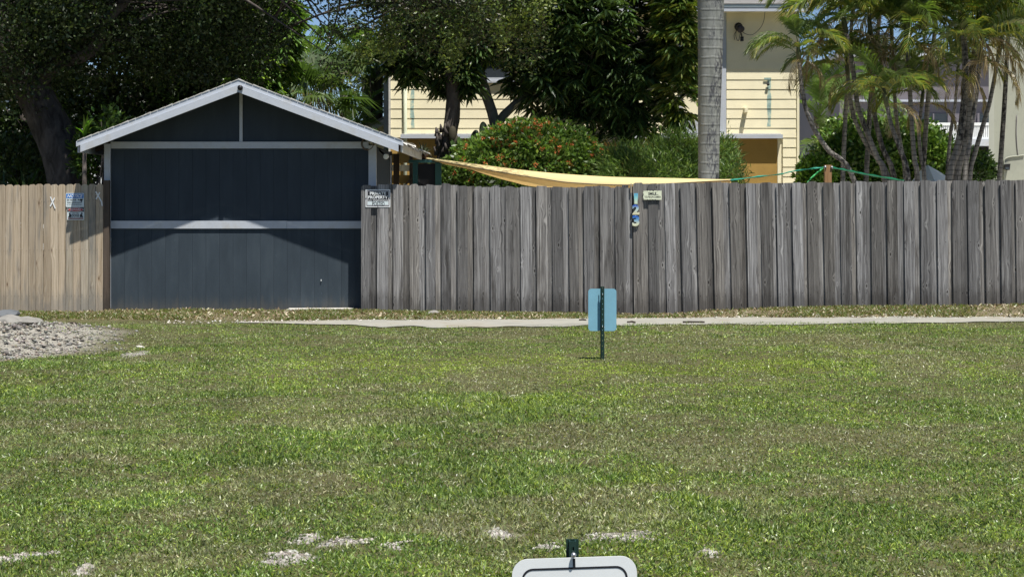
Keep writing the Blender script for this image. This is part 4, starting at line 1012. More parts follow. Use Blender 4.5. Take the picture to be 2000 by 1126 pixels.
def mango_b():
    Y = 32.3; g = thing('mango_tree', 'large hanging-leaved tree with forked grey trunks behind the flowering bush', 'tree', P(1000, 560, Y))
    mb = MB()
    a = limb_mb(mb, [P(966, 560, Y), P(967, 300, Y), P(966, 240, Y), P(948, 180, Y), P(930, 120, Y-.1), P(912, 60, Y-.1), P(905, -30, Y)], .115, .08, 12, 24, .06)
    b = limb_mb(mb, [P(967, 262, Y), P(980, 230, Y), P(1010, 200, Y), P(1045, 160, Y), P(1075, 110, Y), P(1110, 20, Y+.2)], .095, .055, 10, 18, .06)
    c = limb_mb(mb, [P(1060, 560, Y+.3), P(1075, 300, Y+.3), P(1095, 240, Y+.2), P(1125, 205, Y+.1), P(1150, 165, Y), P(1175, 115, Y), P(1200, 20, Y)], .13, .065, 10, 24, .06)
    d = limb_mb(mb, [P(1125, 205, Y+.1), P(1200, 190, Y+.4), P(1290, 150, Y+.3)], .065, .03)
    ells = [E(1165, 15, 32.3, 170, 195, 1.0), E(1030, -10, 32.2, 180, 135, .9), E(1245, 110, 32.2, 75, 120, .8), E(1180, 180, 32.5, 100, 88, .8), E(1090, -170, 32.4, 260, 150, 1.1), E(1225, 240, 32.3, 36, 40, .4), E(1060, 165, 32.6, 66, 66, .6), E(1105, 110, 32.0, 84, 84, .6), E(1270, 215, 32.3, 40, 50, .5)]
    twigs(mb, a[14:]+b[8:]+c[10:]+d[6:], ells, 90, 5); mb.obj('trunk', M['bark_grey'], g)
    crown_rosette('crown', ells, 2800, 11, .25, .057, MANGO, g, shell=.4, gap=.13, seed=5)
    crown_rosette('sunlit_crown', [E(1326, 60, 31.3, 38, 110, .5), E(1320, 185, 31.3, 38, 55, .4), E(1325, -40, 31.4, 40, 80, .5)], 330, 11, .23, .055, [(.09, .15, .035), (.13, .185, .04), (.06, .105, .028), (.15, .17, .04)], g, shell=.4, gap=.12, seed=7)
mango_b()
def back_trees():
    specs = [('dense dark green tree behind the oak trunk at the left edge', E(-20, 190, 36, 170, 190, 1.6), (60, 620), 'd'),
             ('dark bushy tree behind the left slope of the garage roof', E(280, 120, 34.5, 190, 175, 1.6), (280, 620), 'd'),
             ('tall dark tree filling the gap behind the garage ridge', E(420, 40, 36.5, 150, 200, 1.8), (420, 620), 'd'),
             ('sunlit hanging-leaved tree left of the blue sky gap', E(515, 110, 34, 62, 130, .9), (510, 600), 'm')]
    for i, (lab, e, (bx, by), k) in enumerate(specs):
        Y = e[0][1]; g = thing('tree', lab, 'tree', P(bx, by-40, Y), 'trees behind the garage'); mb = MB()
        q = limb_mb(mb, [P(bx, 640, Y), P(bx+10, 400, Y), P(bx-8, 250, Y), Vector(e[0])+Vector((0, 0, .6))], .16, .05); twigs(mb, q[8:], [e], 26, i); mb.obj('trunk', M['bark'], g)
        e2 = [e]
        if k == 'd': crown_small('crown', e2+[((e[0][0], e[0][1]+.3, e[0][2]-e[1][2]*.7), (e[1][0]*.95, 1.2, e[1][2]*.6))], 1500, 15, .13, .07, [(.018, .034, .012), (.03, .055, .016), (.05, .085, .02)], g, shell=.4, gap=.16, rad=.3, seed=20+i, rag=.3)
        else: crown_rosette('crown', e2+[E(545, 60, 33.8, 42, 90, .6), E(490, 190, 33.5, 60, 60, .5)], 620, 10, .24, .06, [(.08, .15, .03), (.12, .20, .04), (.055, .11, .025)], g, shell=.4, seed=30)
back_trees()

# ------------------------------------------------------------------ bushes
def bush(name, label, ells, ncl, per, L, W, cols, gap=.1, rad=.12, shell=.55, seed=0, up=.5, base=None, mat='leaf', group=None, big=False):
    c0 = Vector(ells[0][0]); g = thing(name, label, 'bush', base or (c0.x, c0.y, 0), group); mb = MB(); random.seed(seed)
    for i in range(12):
        c, r = random.choice(ells); b = Vector((c[0]+random.uniform(-.5, .5)*r[0], c[1]+random.uniform(-.4, .4)*r[1], c[2]+random.uniform(-.2, .5)*r[2]))
        a = Vector((c0.x+random.uniform(-.3, .3), c0.y+random.uniform(-.2, .2), 0)); mb.tube(spline([a, a.lerp(b, .5)+Vector((0, 0, .2)), b], 6), [.025, .022, .018, .014, .01, .006], 5)
    mb.obj('stems', M['bark'], g)
    c, d = clusters(ells, ncl, shell, gap, seed, 3.0); n = len(c)*per
    B = np.repeat(c, per, 0)+RNG.normal(size=(n, 3))*rad*.5; D = np.repeat(d, per, 0)*.7+RNG.normal(size=(n, 3))*.8+np.array([0, 0, up])
    col = palette(n, cols, .3)*np.repeat(.8+.4*RNG.random(len(c)), per)[:, None]
    me = leaf_mesh('foliage', B, D, L*(.7+.6*RNG.random(n)), W*(.8+.4*RNG.random(n)), col, M[mat], droop=.1, big=big); place('foliage', me, g)
    return g, c, d
g_ix, cc, dd = bush('flowering_bush', 'rounded green bush covered in orange flower heads behind the sail', [E(1050, 310, 31.4, 120, 68, .8), E(960, 322, 31.2, 75, 48, .6), E(1120, 325, 31.3, 60, 55, .6), E(1010, 290, 31.4, 70, 45, .6), E(935, 345, 31.0, 70, 40, .5)], 3300, 9, .10, .045,
    [(.115, .21, .04), (.16, .275, .055), (.085, .15, .035), (.20, .29, .075)], .05, .12, .75, 51)
sel = (cc[:, 1] < 31.35) & (dd[:, 2] > -.2); idx = np.nonzero(sel)[0]; idx = RNG.choice(idx, 165, replace=False)
fc = cc[idx]+dd[idx]*np.array([.06, .1, .08]); per = np.full(1, 20)[0]; n = len(fc)*per
dv = unit(RNG.normal(size=(n, 3))+np.array([0, -.4, .5])); B = np.repeat(fc, per, 0)+dv*np.repeat(.02+.035*RNG.random(len(fc)), per)[:, None]*RNG.random((n, 1))**.5
place('blossoms', leaf_mesh('blossoms', B, dv, .03, .024, palette(n, [(.62, .20, .08), (.72, .28, .12), (.55, .14, .06)], .25), M['petal']), g_ix)
bush('oleander_bush', 'feathery narrow-leaved green bush at the foot of the royal palm', [E(1225, 330, 30.6, 45, 42, .5), E(1330, 312, 30.5, 60, 48, .5), E(1388, 318, 30.6, 48, 48, .5), E(1280, 345, 30.2, 100, 42, .5), E(1432, 350, 30, 22, 26, .3)], 2100, 11, .13, .018,
     [(.09, .16, .04), (.13, .21, .05), (.17, .25, .07), (.065, .115, .03)], .1, .16, .7, 52, 1.0)
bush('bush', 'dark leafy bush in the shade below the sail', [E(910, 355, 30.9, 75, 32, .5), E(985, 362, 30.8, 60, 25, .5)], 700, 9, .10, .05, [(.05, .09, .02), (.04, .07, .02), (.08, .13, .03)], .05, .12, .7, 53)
bush('hedge_bush', 'bright leafy bush behind the leaning palm stems', [E(1690, 310, 33.5, 75, 72, .8), E(1640, 330, 33.3, 50, 50, .6), E(1770, 315, 33.6, 60, 62, .7), E(1835, 318, 33.6, 40, 50, .6), E(1800, 290, 34, 40, 45, .6), E(1650, 285, 34.5, 45, 45, .5), E(1740, 268, 34.6, 40, 35, .5)], 3000, 9, .12, .06,
     [(.10, .19, .03), (.14, .24, .04), (.07, .14, .025), (.18, .27, .05)], .12, .14, .7, 54, mat='leaf_glossy')
bush('bush', 'lime green low bush left of the brown post', [E(1592, 345, 32, 28, 34, .4)], 320, 9, .10, .05, [(.13, .24, .03), (.17, .28, .04)], .05, .1, .7, 55)
bush('bush', 'dark small-leaved bush beside the sage wall', [E(1905, 335, 31.5, 32, 34, .4), E(1880, 318, 32.5, 22, 30, .4)], 520, 9, .09, .045, [(.03, .06, .02), (.045, .085, .02), (.07, .12, .03)], .1, .1, .6, 56)
bush('bush', 'leafy shrub between the oak trunk and the garage eave', [E(210, 240, 27.6, 22, 20, .25), E(180, 300, 28.2, 28, 50, .4)], 200, 8, .11, .05, [(.06, .12, .02), (.09, .16, .03), (.035, .07, .018)], .1, .14, .6, 57)
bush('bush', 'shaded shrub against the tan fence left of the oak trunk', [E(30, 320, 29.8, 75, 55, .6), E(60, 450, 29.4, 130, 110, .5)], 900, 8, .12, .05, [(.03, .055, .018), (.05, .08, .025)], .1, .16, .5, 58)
# strappy plants
def strappy(label, base, n, L, w_, col, seed, spread=1.1):
    random.seed(seed); g = thing('strap_leaf_plant', label, 'plant', base); b0 = Vector(base); mat = M['leaf']
    for i in range(n):
        a = random.uniform(0, 6.28); t = random.uniform(.15, spread); l = L*random.uniform(.7, 1.1); h = Vector((math.cos(a), math.sin(a), 0)); sd = Vector((-math.sin(a), math.cos(a), 0))*w_
        V = []; p = b0.copy(); th = t*.5
        for k in range(5):
            ww = (1, 1.1, .9, .6, .05)[k]; V += [p-sd*ww, p+sd*ww]; p = p+(h*math.sin(th)+Vector((0, 0, 1))*math.cos(th))*l/4; th += t*.45
        me = mass_mesh('leaf', np.array([tuple(v) for v in V])[None], [(0, 1, 3, 2), (2, 3, 5, 4), (4, 5, 7, 6), (6, 7, 9, 8)], np.array([[c*random.uniform(.8, 1.2) for c in col]]), mat); place('leaf', me, g)
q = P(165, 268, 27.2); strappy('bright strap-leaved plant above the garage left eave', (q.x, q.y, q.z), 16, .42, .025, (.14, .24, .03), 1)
for o in [x for x in bpy.data.objects if x.name.startswith('strap_leaf_plant')]:
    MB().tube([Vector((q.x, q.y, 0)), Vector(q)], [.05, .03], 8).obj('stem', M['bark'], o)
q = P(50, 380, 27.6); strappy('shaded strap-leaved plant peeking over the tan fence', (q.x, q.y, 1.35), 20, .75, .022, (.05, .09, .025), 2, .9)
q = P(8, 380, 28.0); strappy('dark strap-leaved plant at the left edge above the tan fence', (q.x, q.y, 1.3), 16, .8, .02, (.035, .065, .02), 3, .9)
# fern and cactus on the mango trunk
def trunk_plants():
    random.seed(12); Y = 31.45; c = P(884, 262, Y-.1)
    g = thing('staghorn_fern', 'staghorn fern with dark shield hanging on the right side of the fern grown trunk', 'plant', c)
    mb = MB(); mb.ball((c.x+.0, c.y, c.z), .1, 12, 8, (.075, .05, .15)); mb.ball((c.x+.05, c.y+.02, c.z-.13), .1, 10, 6, (.08, .05, .12)); mb.obj('shield', m_paint('fern_brown', (.045, .04, .025), .25, .8, 9), g)
    V = []
    for i in range(16):
        x = c.x+random.uniform(-.05, .16); p = Vector((x, c.y-.03+random.uniform(-.05, .05), c.z-.12+random.uniform(-.05, .08))); l = random.uniform(.22, .42); w_ = .014; dx = random.uniform(-.05, .09); V = []
        for k in range(5): V += [p-Vector((w_, 0, 0))*(1.3-.2*k), p+Vector((w_, .01, 0))*(1.3-.2*k)]; p = p+Vector((dx*.3, -.01, -l/4))
        me = mass_mesh('frond', np.array([tuple(v) for v in V])[None], [(0, 1, 3, 2), (2, 3, 5, 4), (4, 5, 7, 6), (6, 7, 9, 8)], np.array([[.06, .11, .025]])*random.uniform(.7, 1.2), M['leaf']); place('frond', me, g)
    c = P(936, 300, 31.9); g = thing('prickly_pear_cactus', 'dark flat cactus pads rising beside the flowering bush', 'cactus', (c.x, c.y, 0)); mat = m_paint('cactus_green', (.04, .06, .035), .2, .6, 9, (.07, .06, .04), .4)
    for (px, py, a, b, rot) in ((934, 284, 11, 20, .1), (945, 258, 10, 22, -.1), (927, 268, 9, 16, .3), (936, 312, 12, 22, 0), (937, 350, 12, 26, 0), (938, 400, 13, 34, 0), (938, 470, 14, 44, 0), (938, 560, 15, 60, 0)):
        q = P(px, py, 31.9); me = MB().ball((0, 0, 0), 1, 14, 8, (a/113, .03, b/113)).mesh('pad', mat); o = place('pad', me, g, False); o.location = q-g.location; o.rotation_euler = (0, rot, random.uniform(-.4, .4))
    c = P(893, 308, 31.2); g = thing('bromeliad', 'dark bromeliad clump in a pot right of the fern grown trunk', 'plant', c)
    MB().tube([c+Vector((0, 0, -.14)), c+Vector((0, 0, 0))], [.08, .12], 12).obj('pot', M['black'], g)
    for i in range(18):
        a = i*2.4; t = random.uniform(.5, 1.3); L = random.uniform(.12, .24); d = Vector((math.cos(a)*math.sin(t), math.sin(a)*math.sin(t), math.cos(t))); sd = Vector((-math.sin(a), math.cos(a), 0))*.016; e = c+d*L+Vector((0, 0, -.03))
        MB().add([c-sd, c+sd, c+d*L*.6+sd, c+d*L*.6-sd, e], [(0, 1, 2, 3), (3, 2, 4)]).obj('leaf', bpy.data.materials['dark_leaf'], g)
    MB().box(c.x-.1, c.x+.1, c.y-.1, c.y+.1, 0, c.z-.145).obj('plinth', M['wood_dark'], g)
trunk_plants()

# ------------------------------------------------------------------ palms
def frond_mesh(L, e0, e1, nl, ll, w_, cols, seed, droop=.35, tipbrown=0.0, vee=.35, stem=.16, rach=.012, mat='frond'):
    rg = np.random.default_rng(seed); n = 14; p = Vector((0, 0, 0)); pts = [p.copy()]; tans = []
    for i in range(n):
        a = R(e0+(e1-e0)*((i/(n-1))**1.1)); t = Vector((math.cos(a), 0, math.sin(a))); tans.append(t); p = p+t*L/n; pts.append(p.copy())
    tans.append(tans[-1]); Vs = []; Fs = []; Cs = []
    def add(vs, fs, c):
        b = len(Vs); Vs.extend(vs); Fs.extend([tuple(i+b for i in f) for f in fs]); Cs.extend(c if isinstance(c, list) else [c]*len(vs))
    rc = tuple(x*1.25 for x in cols[0])
    for i in range(n):
        r0 = rach*(1-.8*i/n); r1 = rach*(1-.8*(i+1)/n); a, b = pts[i], pts[i+1]
        add([a+Vector((0, -r0, 0)), a+Vector((0, r0, 0)), a+Vector((0, 0, -r0)), b+Vector((0, -r1, 0)), b+Vector((0, r1, 0)), b+Vector((0, 0, -r1))], [(0, 1, 4, 3), (1, 2, 5, 4), (2, 0, 3, 5)], rc)
    for k in range(nl):
        t = stem+(1-stem)*k/(nl-1); u = t*n; i = min(int(u), n-1); bp = pts[i].lerp(pts[i+1], u-i); T = tans[i]; N = Vector((-T.z, 0, T.x))
        shape = (math.sin(math.pi*min(1, (t-stem)/(1-stem)*.82+.17)))**.6; l = ll*shape*rg.uniform(.85, 1.1); a = R(62-38*t+rg.uniform(-5, 5))
        for sg in (-1, 1):
            d = (T*math.cos(a)+Vector((0, sg, 0))*math.sin(a)+N*vee*rg.uniform(.6, 1.3)).normalized(); m_ = bp+d*l*.5; e = bp+d*l*.97+Vector((0, 0, -droop*l*rg.uniform(.6, 1.4)))
            sd = d.cross(N).normalized().cross(d).normalized().lerp(T, .6).normalized()*w_*.5
            c = np.array(cols[rg.integers(0, len(cols))])*rg.uniform(.8, 1.2); ct = c*(1-tipbrown)+np.array([.20, .15, .08])*tipbrown
            add([bp-sd*.6, bp+sd*.6, m_-sd+Vector((0, 0, -droop*l*.12)), m_+sd+Vector((0, 0, -droop*l*.12)), e, e+sd*.1], [(0, 1, 3, 2), (2, 3, 5, 4)], [tuple(c), tuple(c), tuple(c), tuple(c), tuple(ct), tuple(ct)])
    me = bpy.data.meshes.new('frond'); me.from_pydata([tuple(v) for v in Vs], [], Fs); at = me.color_attributes.new('Col', 'FLOAT_COLOR', 'POINT')
    c4 = np.ones((len(Vs), 4), np.float32); c4[:, :3] = np.clip(np.array(Cs), 0, 1); at.data.foreach_set('color', c4.reshape(-1)); me.materials.append(M[mat]); me.update(); return me
GRNF = [(.075, .125, .03), (.10, .16, .035), (.135, .195, .045)]; YEL = [(.24, .25, .045), (.18, .21, .04), (.30, .27, .06)]; BRN = [(.26, .20, .12), (.34, .28, .18), (.18, .13, .085)]
AF = [frond_mesh(1.75, 68, -15, 34, .52, .042, GRNF, 1, .35, .1), frond_mesh(1.6, 50, -45, 34, .50, .042, GRNF, 2, .4, .35), frond_mesh(1.55, 38, -62, 32, .48, .040, GRNF+YEL, 3, .45, .5),
      frond_mesh(1.5, 60, -40, 34, .50, .042, YEL+GRNF, 4, .4, .3), frond_mesh(1.2, 5, -85, 28, .40, .026, BRN, 5, .6, .8)]
def put_frond(parent, me, loc, az, tilt=0, roll=0, sc=1.0, label=None):
    o = bpy.data.objects.new('frond', me); link(o, parent); o.location = Vector(loc)-parent.location; o.rotation_euler = (roll, tilt, az); o.scale = (sc, sc, sc)
    if label: o['label'] = label
    return o
def areca():
    stems = [([(1645, 380), (1650, 250), (1658, 120), (1664, 40)], 10, 30.5, 'palm rising behind the black curved stem beside the house corner', 1.1),
             ([(1690, 380), (1700, 200), (1712, 90), (1720, 10)], 11, 31.0, 'tall palm at the back whose fronds fill the top of the clump', 1.15),
             ([(1800, 380), (1812, 200), (1822, 100), (1830, 15)], 11, 31.0, 'tall palm at the back between the two palm clumps', 1.15),
             ([(1950, 380), (1962, 200), (1968, 90), (1975, 20)], 11, 30.0, 'tall palm in front of the sage wall corner', 1.1),
             ([(1668, 352), (1615, 290), (1580, 230), (1566, 170), (1561, 118)], 11, 27.4, 'black leaning curved palm stem nearest the yellow house corner', .68),
             ([(1738, 356), (1697, 290), (1674, 245), (1662, 205), (1656, 150)], 10, 28.6, 'slim leaning palm stem with dead fronds, second from the house', .85),
             ([(1728, 352), (1712, 305), (1688, 245), (1674, 200), (1664, 120), (1652, 60)], 12, 27.8, 'leaning palm stem crossing behind the dead fronds', 1.0),
             ([(1748, 356), (1724, 290), (1709, 230), (1705, 180), (1702, 110), (1700, 70)], 11, 28.2, 'upright dark palm stem in the middle of the leaning clump', 1.0),
             ([(1775, 356), (1757, 290), (1741, 245), (1732, 205)], 11, 27.2, 'short pale ringed palm stem topped with arching fronds', .75),
             ([(1768, 350), (1762, 300), (1752, 240), (1745, 150), (1742, 75)], 9, 29.4, 'thin pale palm stem at the back of the leaning clump', .95),
             ([(1792, 356), (1786, 310), (1780, 230), (1776, 150), (1772, 90)], 11, 27.6, 'straight dark palm stem left of the white tarp', 1.0),
             ([(1806, 356), (1799, 310), (1795, 260), (1800, 205)], 9, 28.0, 'short thin palm stem in front of the white tarp', .75),
             ([(1853, 356), (1870, 290), (1880, 230), (1886, 150), (1882, 60)], 17, 27.4, 'thick dark palm stem at the left of the right-hand clump', 1.05),
             ([(1868, 356), (1882, 290), (1892, 220), (1900, 140), (1908, 70)], 17, 27.8, 'thick dark palm stem in the middle of the right-hand clump', 1.05),
             ([(1884, 356), (1892, 290), (1900, 230), (1908, 180), (1914, 120)], 11, 27.1, 'white ringed sunlit palm stem in the right-hand clump', 1.0),
             ([(1850, 356), (1853, 300), (1858, 250), (1866, 200), (1870, 150)], 8, 29.8, 'slender ringed palm stem behind the right-hand clump', .8),
             ([(1893, 356), (1904, 300), (1920, 245), (1934, 195), (1950, 110)], 11, 28.0, 'grey stem leaning right towards the sage wall', 1.0),
             ([(2040, 380), (2045, 250), (2035, 120), (2030, 60)], 12, 28.4, 'palm standing just outside the right edge with fronds hanging in', 1.0)]
    for i, (px, wpx, Y, lab, sc) in enumerate(stems):
        random.seed(100+i); s = S(Y); top = P(*px[-1], Y); b = P(px[0][0], 382, Y); b2 = P(px[0][0]+(px[0][0]-px[1][0])*.9, 382, Y)
        g = thing('palm', lab, 'palm', (b2.x, Y, 0), 'clumping palms at the right')
        pts = spline([Vector((b2.x, Y, -.05))]+[P(a, c, Y) for a, c in px], 28); r = wpx*.44/s
        MB().tube(pts, [r*(1.15-.35*k/27) for k in range(28)], 10).obj('trunk', M['areca'], g)
        d = (pts[-1]-pts[-3]).normalized(); tip = top+d*.42*sc
        MB().tube([top-d*.03, top+d*.12, tip], [r*.95, r*1.02, r*.5], 10).obj('crownshaft', M['shaft'], g)
        n = 15 if sc > .8 else 12; a0 = random.uniform(0, 6.28)
        for k in range(n):
            az = a0+k*2.399+random.uniform(-.2, .2); me = AF[0] if k < 2 else random.choice(AF[:4]+[AF[3]])
            put_frond(g, me, tip-d*.25*k/n, az, random.uniform(-.1, .2), random.uniform(-.3, .3), sc*random.uniform(.76, 1.04))
        for k in range(3 if i in (0, 1, 4, 6, 9, 12) else 2):
            put_frond(g, AF[4], top+d*.02, a0+k*2.6+random.uniform(0, 2), random.uniform(0, .3), 0, sc*random.uniform(.7, .95), 'dead brown frond hanging down')
areca()
def royal():
    Y = 28.0; s = S(Y); g = thing('royal_palm', 'single smooth grey palm trunk rising in front of the yellow house door', 'palm', P(1384, 600, Y))
    pts = [(1384, 640, 20), (1384, 360, 20.5), (1384.5, 280, 21), (1385.5, 200, 22.5), (1387, 120, 24), (1388, 40, 25.5), (1388, -60, 26.5), (1388, -250, 25), (1388, -520, 20)]
    q = spline([P(a, b, Y) for a, b, _ in pts], 60); rr = np.interp(np.linspace(0, 8, 60), range(9), [c/s for *_, c in pts])
    MB().tube(q, list(rr), 28).obj('trunk', M['royal'], g)
    top = q[-1]; MB().tube([top, top+Vector((0, 0, .9)), top+Vector((0, 0, 1.6))], [.17, .15, .07], 14).obj('crownshaft', M['shaft'], g)
    me = frond_mesh(2.6, 60, -50, 46, .62, .04, GRNF, 31, .5)
    for k in range(9): put_frond(g, me, top+Vector((0, 0, 1.55)), k*2.4, 0, 0, 1)
royal()
def fan_mesh(seed, cols, r=.62, n=30):
    rg = np.random.default_rng(seed); Vs = []; Fs = []; Cs = []; pl = .75
    Vs += [Vector((0, -.012, 0)), Vector((0, .012, 0)), Vector((pl, -.008, .12)), Vector((pl, .008, .12))]; Fs.append((0, 1, 3, 2)); Cs += [cols[0]]*4; hub = Vector((pl, 0, .12))
    for k in range(n):
        a = R(-150+300*k/(n-1)); d = Vector((math.cos(a), math.sin(a), -.1+.25*abs(math.sin(a)))).normalized(); sd = Vector((-math.sin(a), math.cos(a), 0))*.024; l = r*rg.uniform(.85, 1.08)*(1-.25*abs(a)/2.6)
        b = len(Vs); m_ = hub+d*l*.55; e = hub+d*l+Vector((0, 0, -l*rg.uniform(.2, .5))); Vs += [hub-sd*.2, hub+sd*.2, m_-sd, m_+sd, e, e+sd*.1]; Fs += [(b, b+1, b+3, b+2), (b+2, b+3, b+5, b+4)]
        c = np.array(cols[rg.integers(0, len(cols))])*rg.uniform(.8, 1.2); Cs += [tuple(c)]*6
    me = bpy.data.meshes.new('fan_leaf'); me.from_pydata([tuple(v) for v in Vs], [], Fs); at = me.color_attributes.new('Col', 'FLOAT_COLOR', 'POINT'); c4 = np.ones((len(Vs), 4), np.float32); c4[:, :3] = np.array(Cs); at.data.foreach_set('color', c4.reshape(-1)); me.materials.append(M['frond']); me.update(); return me
def back_palms():
    PG = [(.11, .19, .04), (.15, .24, .05), (.07, .13, .03)]
    fm = [frond_mesh(2.7, 62, -35, 36, .62, .055, PG, 41, .75, .1), frond_mesh(2.6, 35, -60, 36, .6, .055, PG, 42, .8, .2), frond_mesh(2.4, 15, -75, 34, .55, .05, [(.12, .13, .06), (.16, .14, .08)], 43, .9, .5)]
    for px, py, Y, lab, sc, n, sd in ((715, 150, 40, 'feathery sunlit palm behind the garage beside the yellow house', .95, 13, 1), (672, 178, 42, 'pale palm with an arching frond crossing the blue sky gap', 1.0, 9, 2), (560, 185, 39, 'palm with drooping greyish fronds left of the sky gap', .9, 12, 5)):
        random.seed(sd); q = P(px, py, Y); g = thing('palm', lab, 'palm', (q.x, Y, 0), 'palms behind the garage')
        MB().tube(spline([Vector((q.x+.3, Y, 0)), Vector((q.x+.1, Y, q.z*.5)), q], 14), [.17-.06*k/13 for k in range(14)], 10).obj('trunk', M['areca'], g)
        for k in range(n): put_frond(g, fm[0] if k < 4 else random.choice(fm), q, k*2.4+sd, random.uniform(-.15, .15), random.uniform(-.2, .2), sc*random.uniform(.85, 1.1))
    # date-like palms with combed fronds
    dm = [frond_mesh(2.3, 70, -30, 54, .36, .03, [(.10, .17, .045), (.13, .21, .06)], 51, .25), frond_mesh(2.2, 45, -60, 54, .36, .03, [(.11, .19, .05), (.15, .23, .07)], 52, .3)]
    for px, py, Y, lab, n, sd, az0, az1, sc in ((690, 262, 37.5, 'pygmy date palm arching over the right slope of the garage roof', 12, 3, 0, 6.28, .9), (1600, 225, 38.5, 'blue green date palm arching out beside the yellow house corner', 20, 4, -2.0, 1.5, 1.15), (1618, 310, 38.0, 'low blue green date palm under the taller one beside the house corner', 16, 8, -2.2, 1.5, .95)):
        random.seed(sd); q = P(px, py, Y); g = thing('palm', lab, 'palm', (q.x, Y, 0)); MB().tube([Vector((q.x, Y, 0)), q], [.16, .12], 10).obj('trunk', M['bark'], g)
        for k in range(n): put_frond(g, dm[k % 2], q, az0+(az1-az0)*k/(n-1)+random.uniform(-.2, .2), random.uniform(-.2, .2), random.uniform(-.15, .15), sc*random.uniform(.8, 1.1))
    fan = [fan_mesh(61, [(.05, .09, .03), (.07, .12, .04)]), fan_mesh(62, [(.06, .10, .035), (.10, .15, .05)])]
    for px, py, Y, lab, n, sd in ((600, 205, 35.5, 'dark fan palm above the right slope of the garage roof', 20, 6), (735, 135, 38.5, 'fan palm high behind the feathery palm next to the house', 16, 7)):
        random.seed(sd); q = P(px, py, Y); g = thing('fan_palm', lab, 'palm', (q.x, Y, 0)); MB().tube([Vector((q.x, Y, 0)), q], [.17, .14], 10).obj('trunk', M['bark'], g)
        for k in range(n):
            o = put_frond(g, random.choice(fan), q+Vector((0, 0, random.uniform(-.1, .1))), k*2.4, -random.uniform(-.6, 1.1), random.uniform(-.3, .3), random.uniform(.9, 1.2)); o.name = 'fan_leaf'
back_palms()

# ------------------------------------------------------------------ lawn, litter, gravel, stones
def lawn_points(n, y0, y1, pad=1.9):
    """more blades per square metre near the viewer"""
    u = RNG.random(n); y = y0*(y1/y0)**(u**.92); hw = .30*y+pad; x = (RNG.random(n)*2-1)*hw; return x, y
def build_grass():
    n = 1150000; x, y = lawn_points(n, 6.6, 22.9)
    ne, fe = path_edges(x); onpath = (y > ne+.14+(fbm(x, y, 3, 77)-.5)*.5+(fbm(x, y, 11, 78)-.5)*.5)
    bare = spotmask(x, y, SPOTS, 61); md = mound_r(x, y); mnd = sstep(1.04, .93, md)
    dry = np.clip(spotmask(x, y, DRYS, 71)*.75 + sstep(.53, .68, fbm(x, y, .8, 81))*.75 + sstep(.55, .72, fbm(x, y, 3.1, 83))*.6, 0, 1)
    thin = sstep(.58, .75, fbm(x, y, 4.2, 91))*.3 + sstep(.48, .34, fbm(x, y, 9.0, 96, 2))*.4
    keep = RNG.random(n) > np.clip(bare*.78+mnd*.915*(.75+.25*sstep(.62, .45, fbm(x, y, 1.6, 93)))+thin+dry*.2+onpath*1.0, 0, 1)
    k = np.nonzero(keep)[0]; x, y, dry = x[k], y[k], dry[k]; n = len(k)
    lush = sstep(.42, .62, fbm(x, y, .45, 95)) * (1-.5*dry); short = .7+.45*lush
    green = np.array([.17, .265, .058]); dark = np.array([.085, .14, .042]); lime = np.array([.33, .42, .075]); pale = np.array([.29, .37, .14]); straw = np.array([.50, .46, .30]); brown = np.array([.23, .195, .125]); grey = np.array([.33, .315, .215])
    # a brighter yellow green belt of thicker grass in the middle of the lot, and scattered lime patches
    belt = sstep(0, 1, 1-np.sqrt(((x-.6)/4.8)**2+((y-16.4)/3.4)**2)+(fbm(x, y, .6, 99)-.5)*1.3)
    patch = sstep(.56, .70, fbm(x, y*.8, 1.15, 107)); belt = np.clip(belt*1.1+patch*.4, 0, 1)*(1-dry)
    r = RNG.random(n); c = np.where((r < .40)[:, None], green, np.where((r < .66)[:, None], dark, np.where((r < .86)[:, None], pale, lime)))
    c = np.where((RNG.random(n) < .7*belt)[:, None], lime, c)
    d = np.clip(dry*(.3+.7*RNG.random(n)), 0, .9)[:, None]; rb = RNG.random(n)
    c = c*(1-d)+np.where((rb < .5)[:, None], grey, np.where((rb < .8)[:, None], brown, straw))*d
    c = np.where((RNG.random(n) < .015)[:, None], straw, c)
    c = c*(.55+.95*RNG.random((n, 1))**1.2)*(.8+.4*fbm(x, y, 1.7, 101)[:, None])*(.82+.36*fbm(x*.22+y*.05, y, 2.6, 103)[:, None])*(.80+.40*fbm(x*2.2+y*.5, y*.12, 1.0, 105)[:, None])
    z = ground_z(x, y); L = (.025+.036*RNG.random(n)**1.5)*short*(1-.2*sstep(9, 20, y)); tall = RNG.random(n) < .006; L = np.where(tall, L*2.1, L)
    W = (.004+.0055*RNG.random(n)**1.5)*(1+.22*(y-7)/15)
    az = RNG.random(n)*6.283; lean = .3+1.9*RNG.random(n)**1.8; D = np.stack([np.cos(az)*lean, np.sin(az)*lean, np.ones(n)], -1)
    B = np.stack([x, y, z-.004], -1); me = leaf_mesh('grass', B, D, L, W, c, M['grass'], droop=.2, flat=.25)
    tag(place('grass', me), 'patchy mown green and straw coloured lawn filling the foreground', 'grass', kind='stuff')
build_grass()
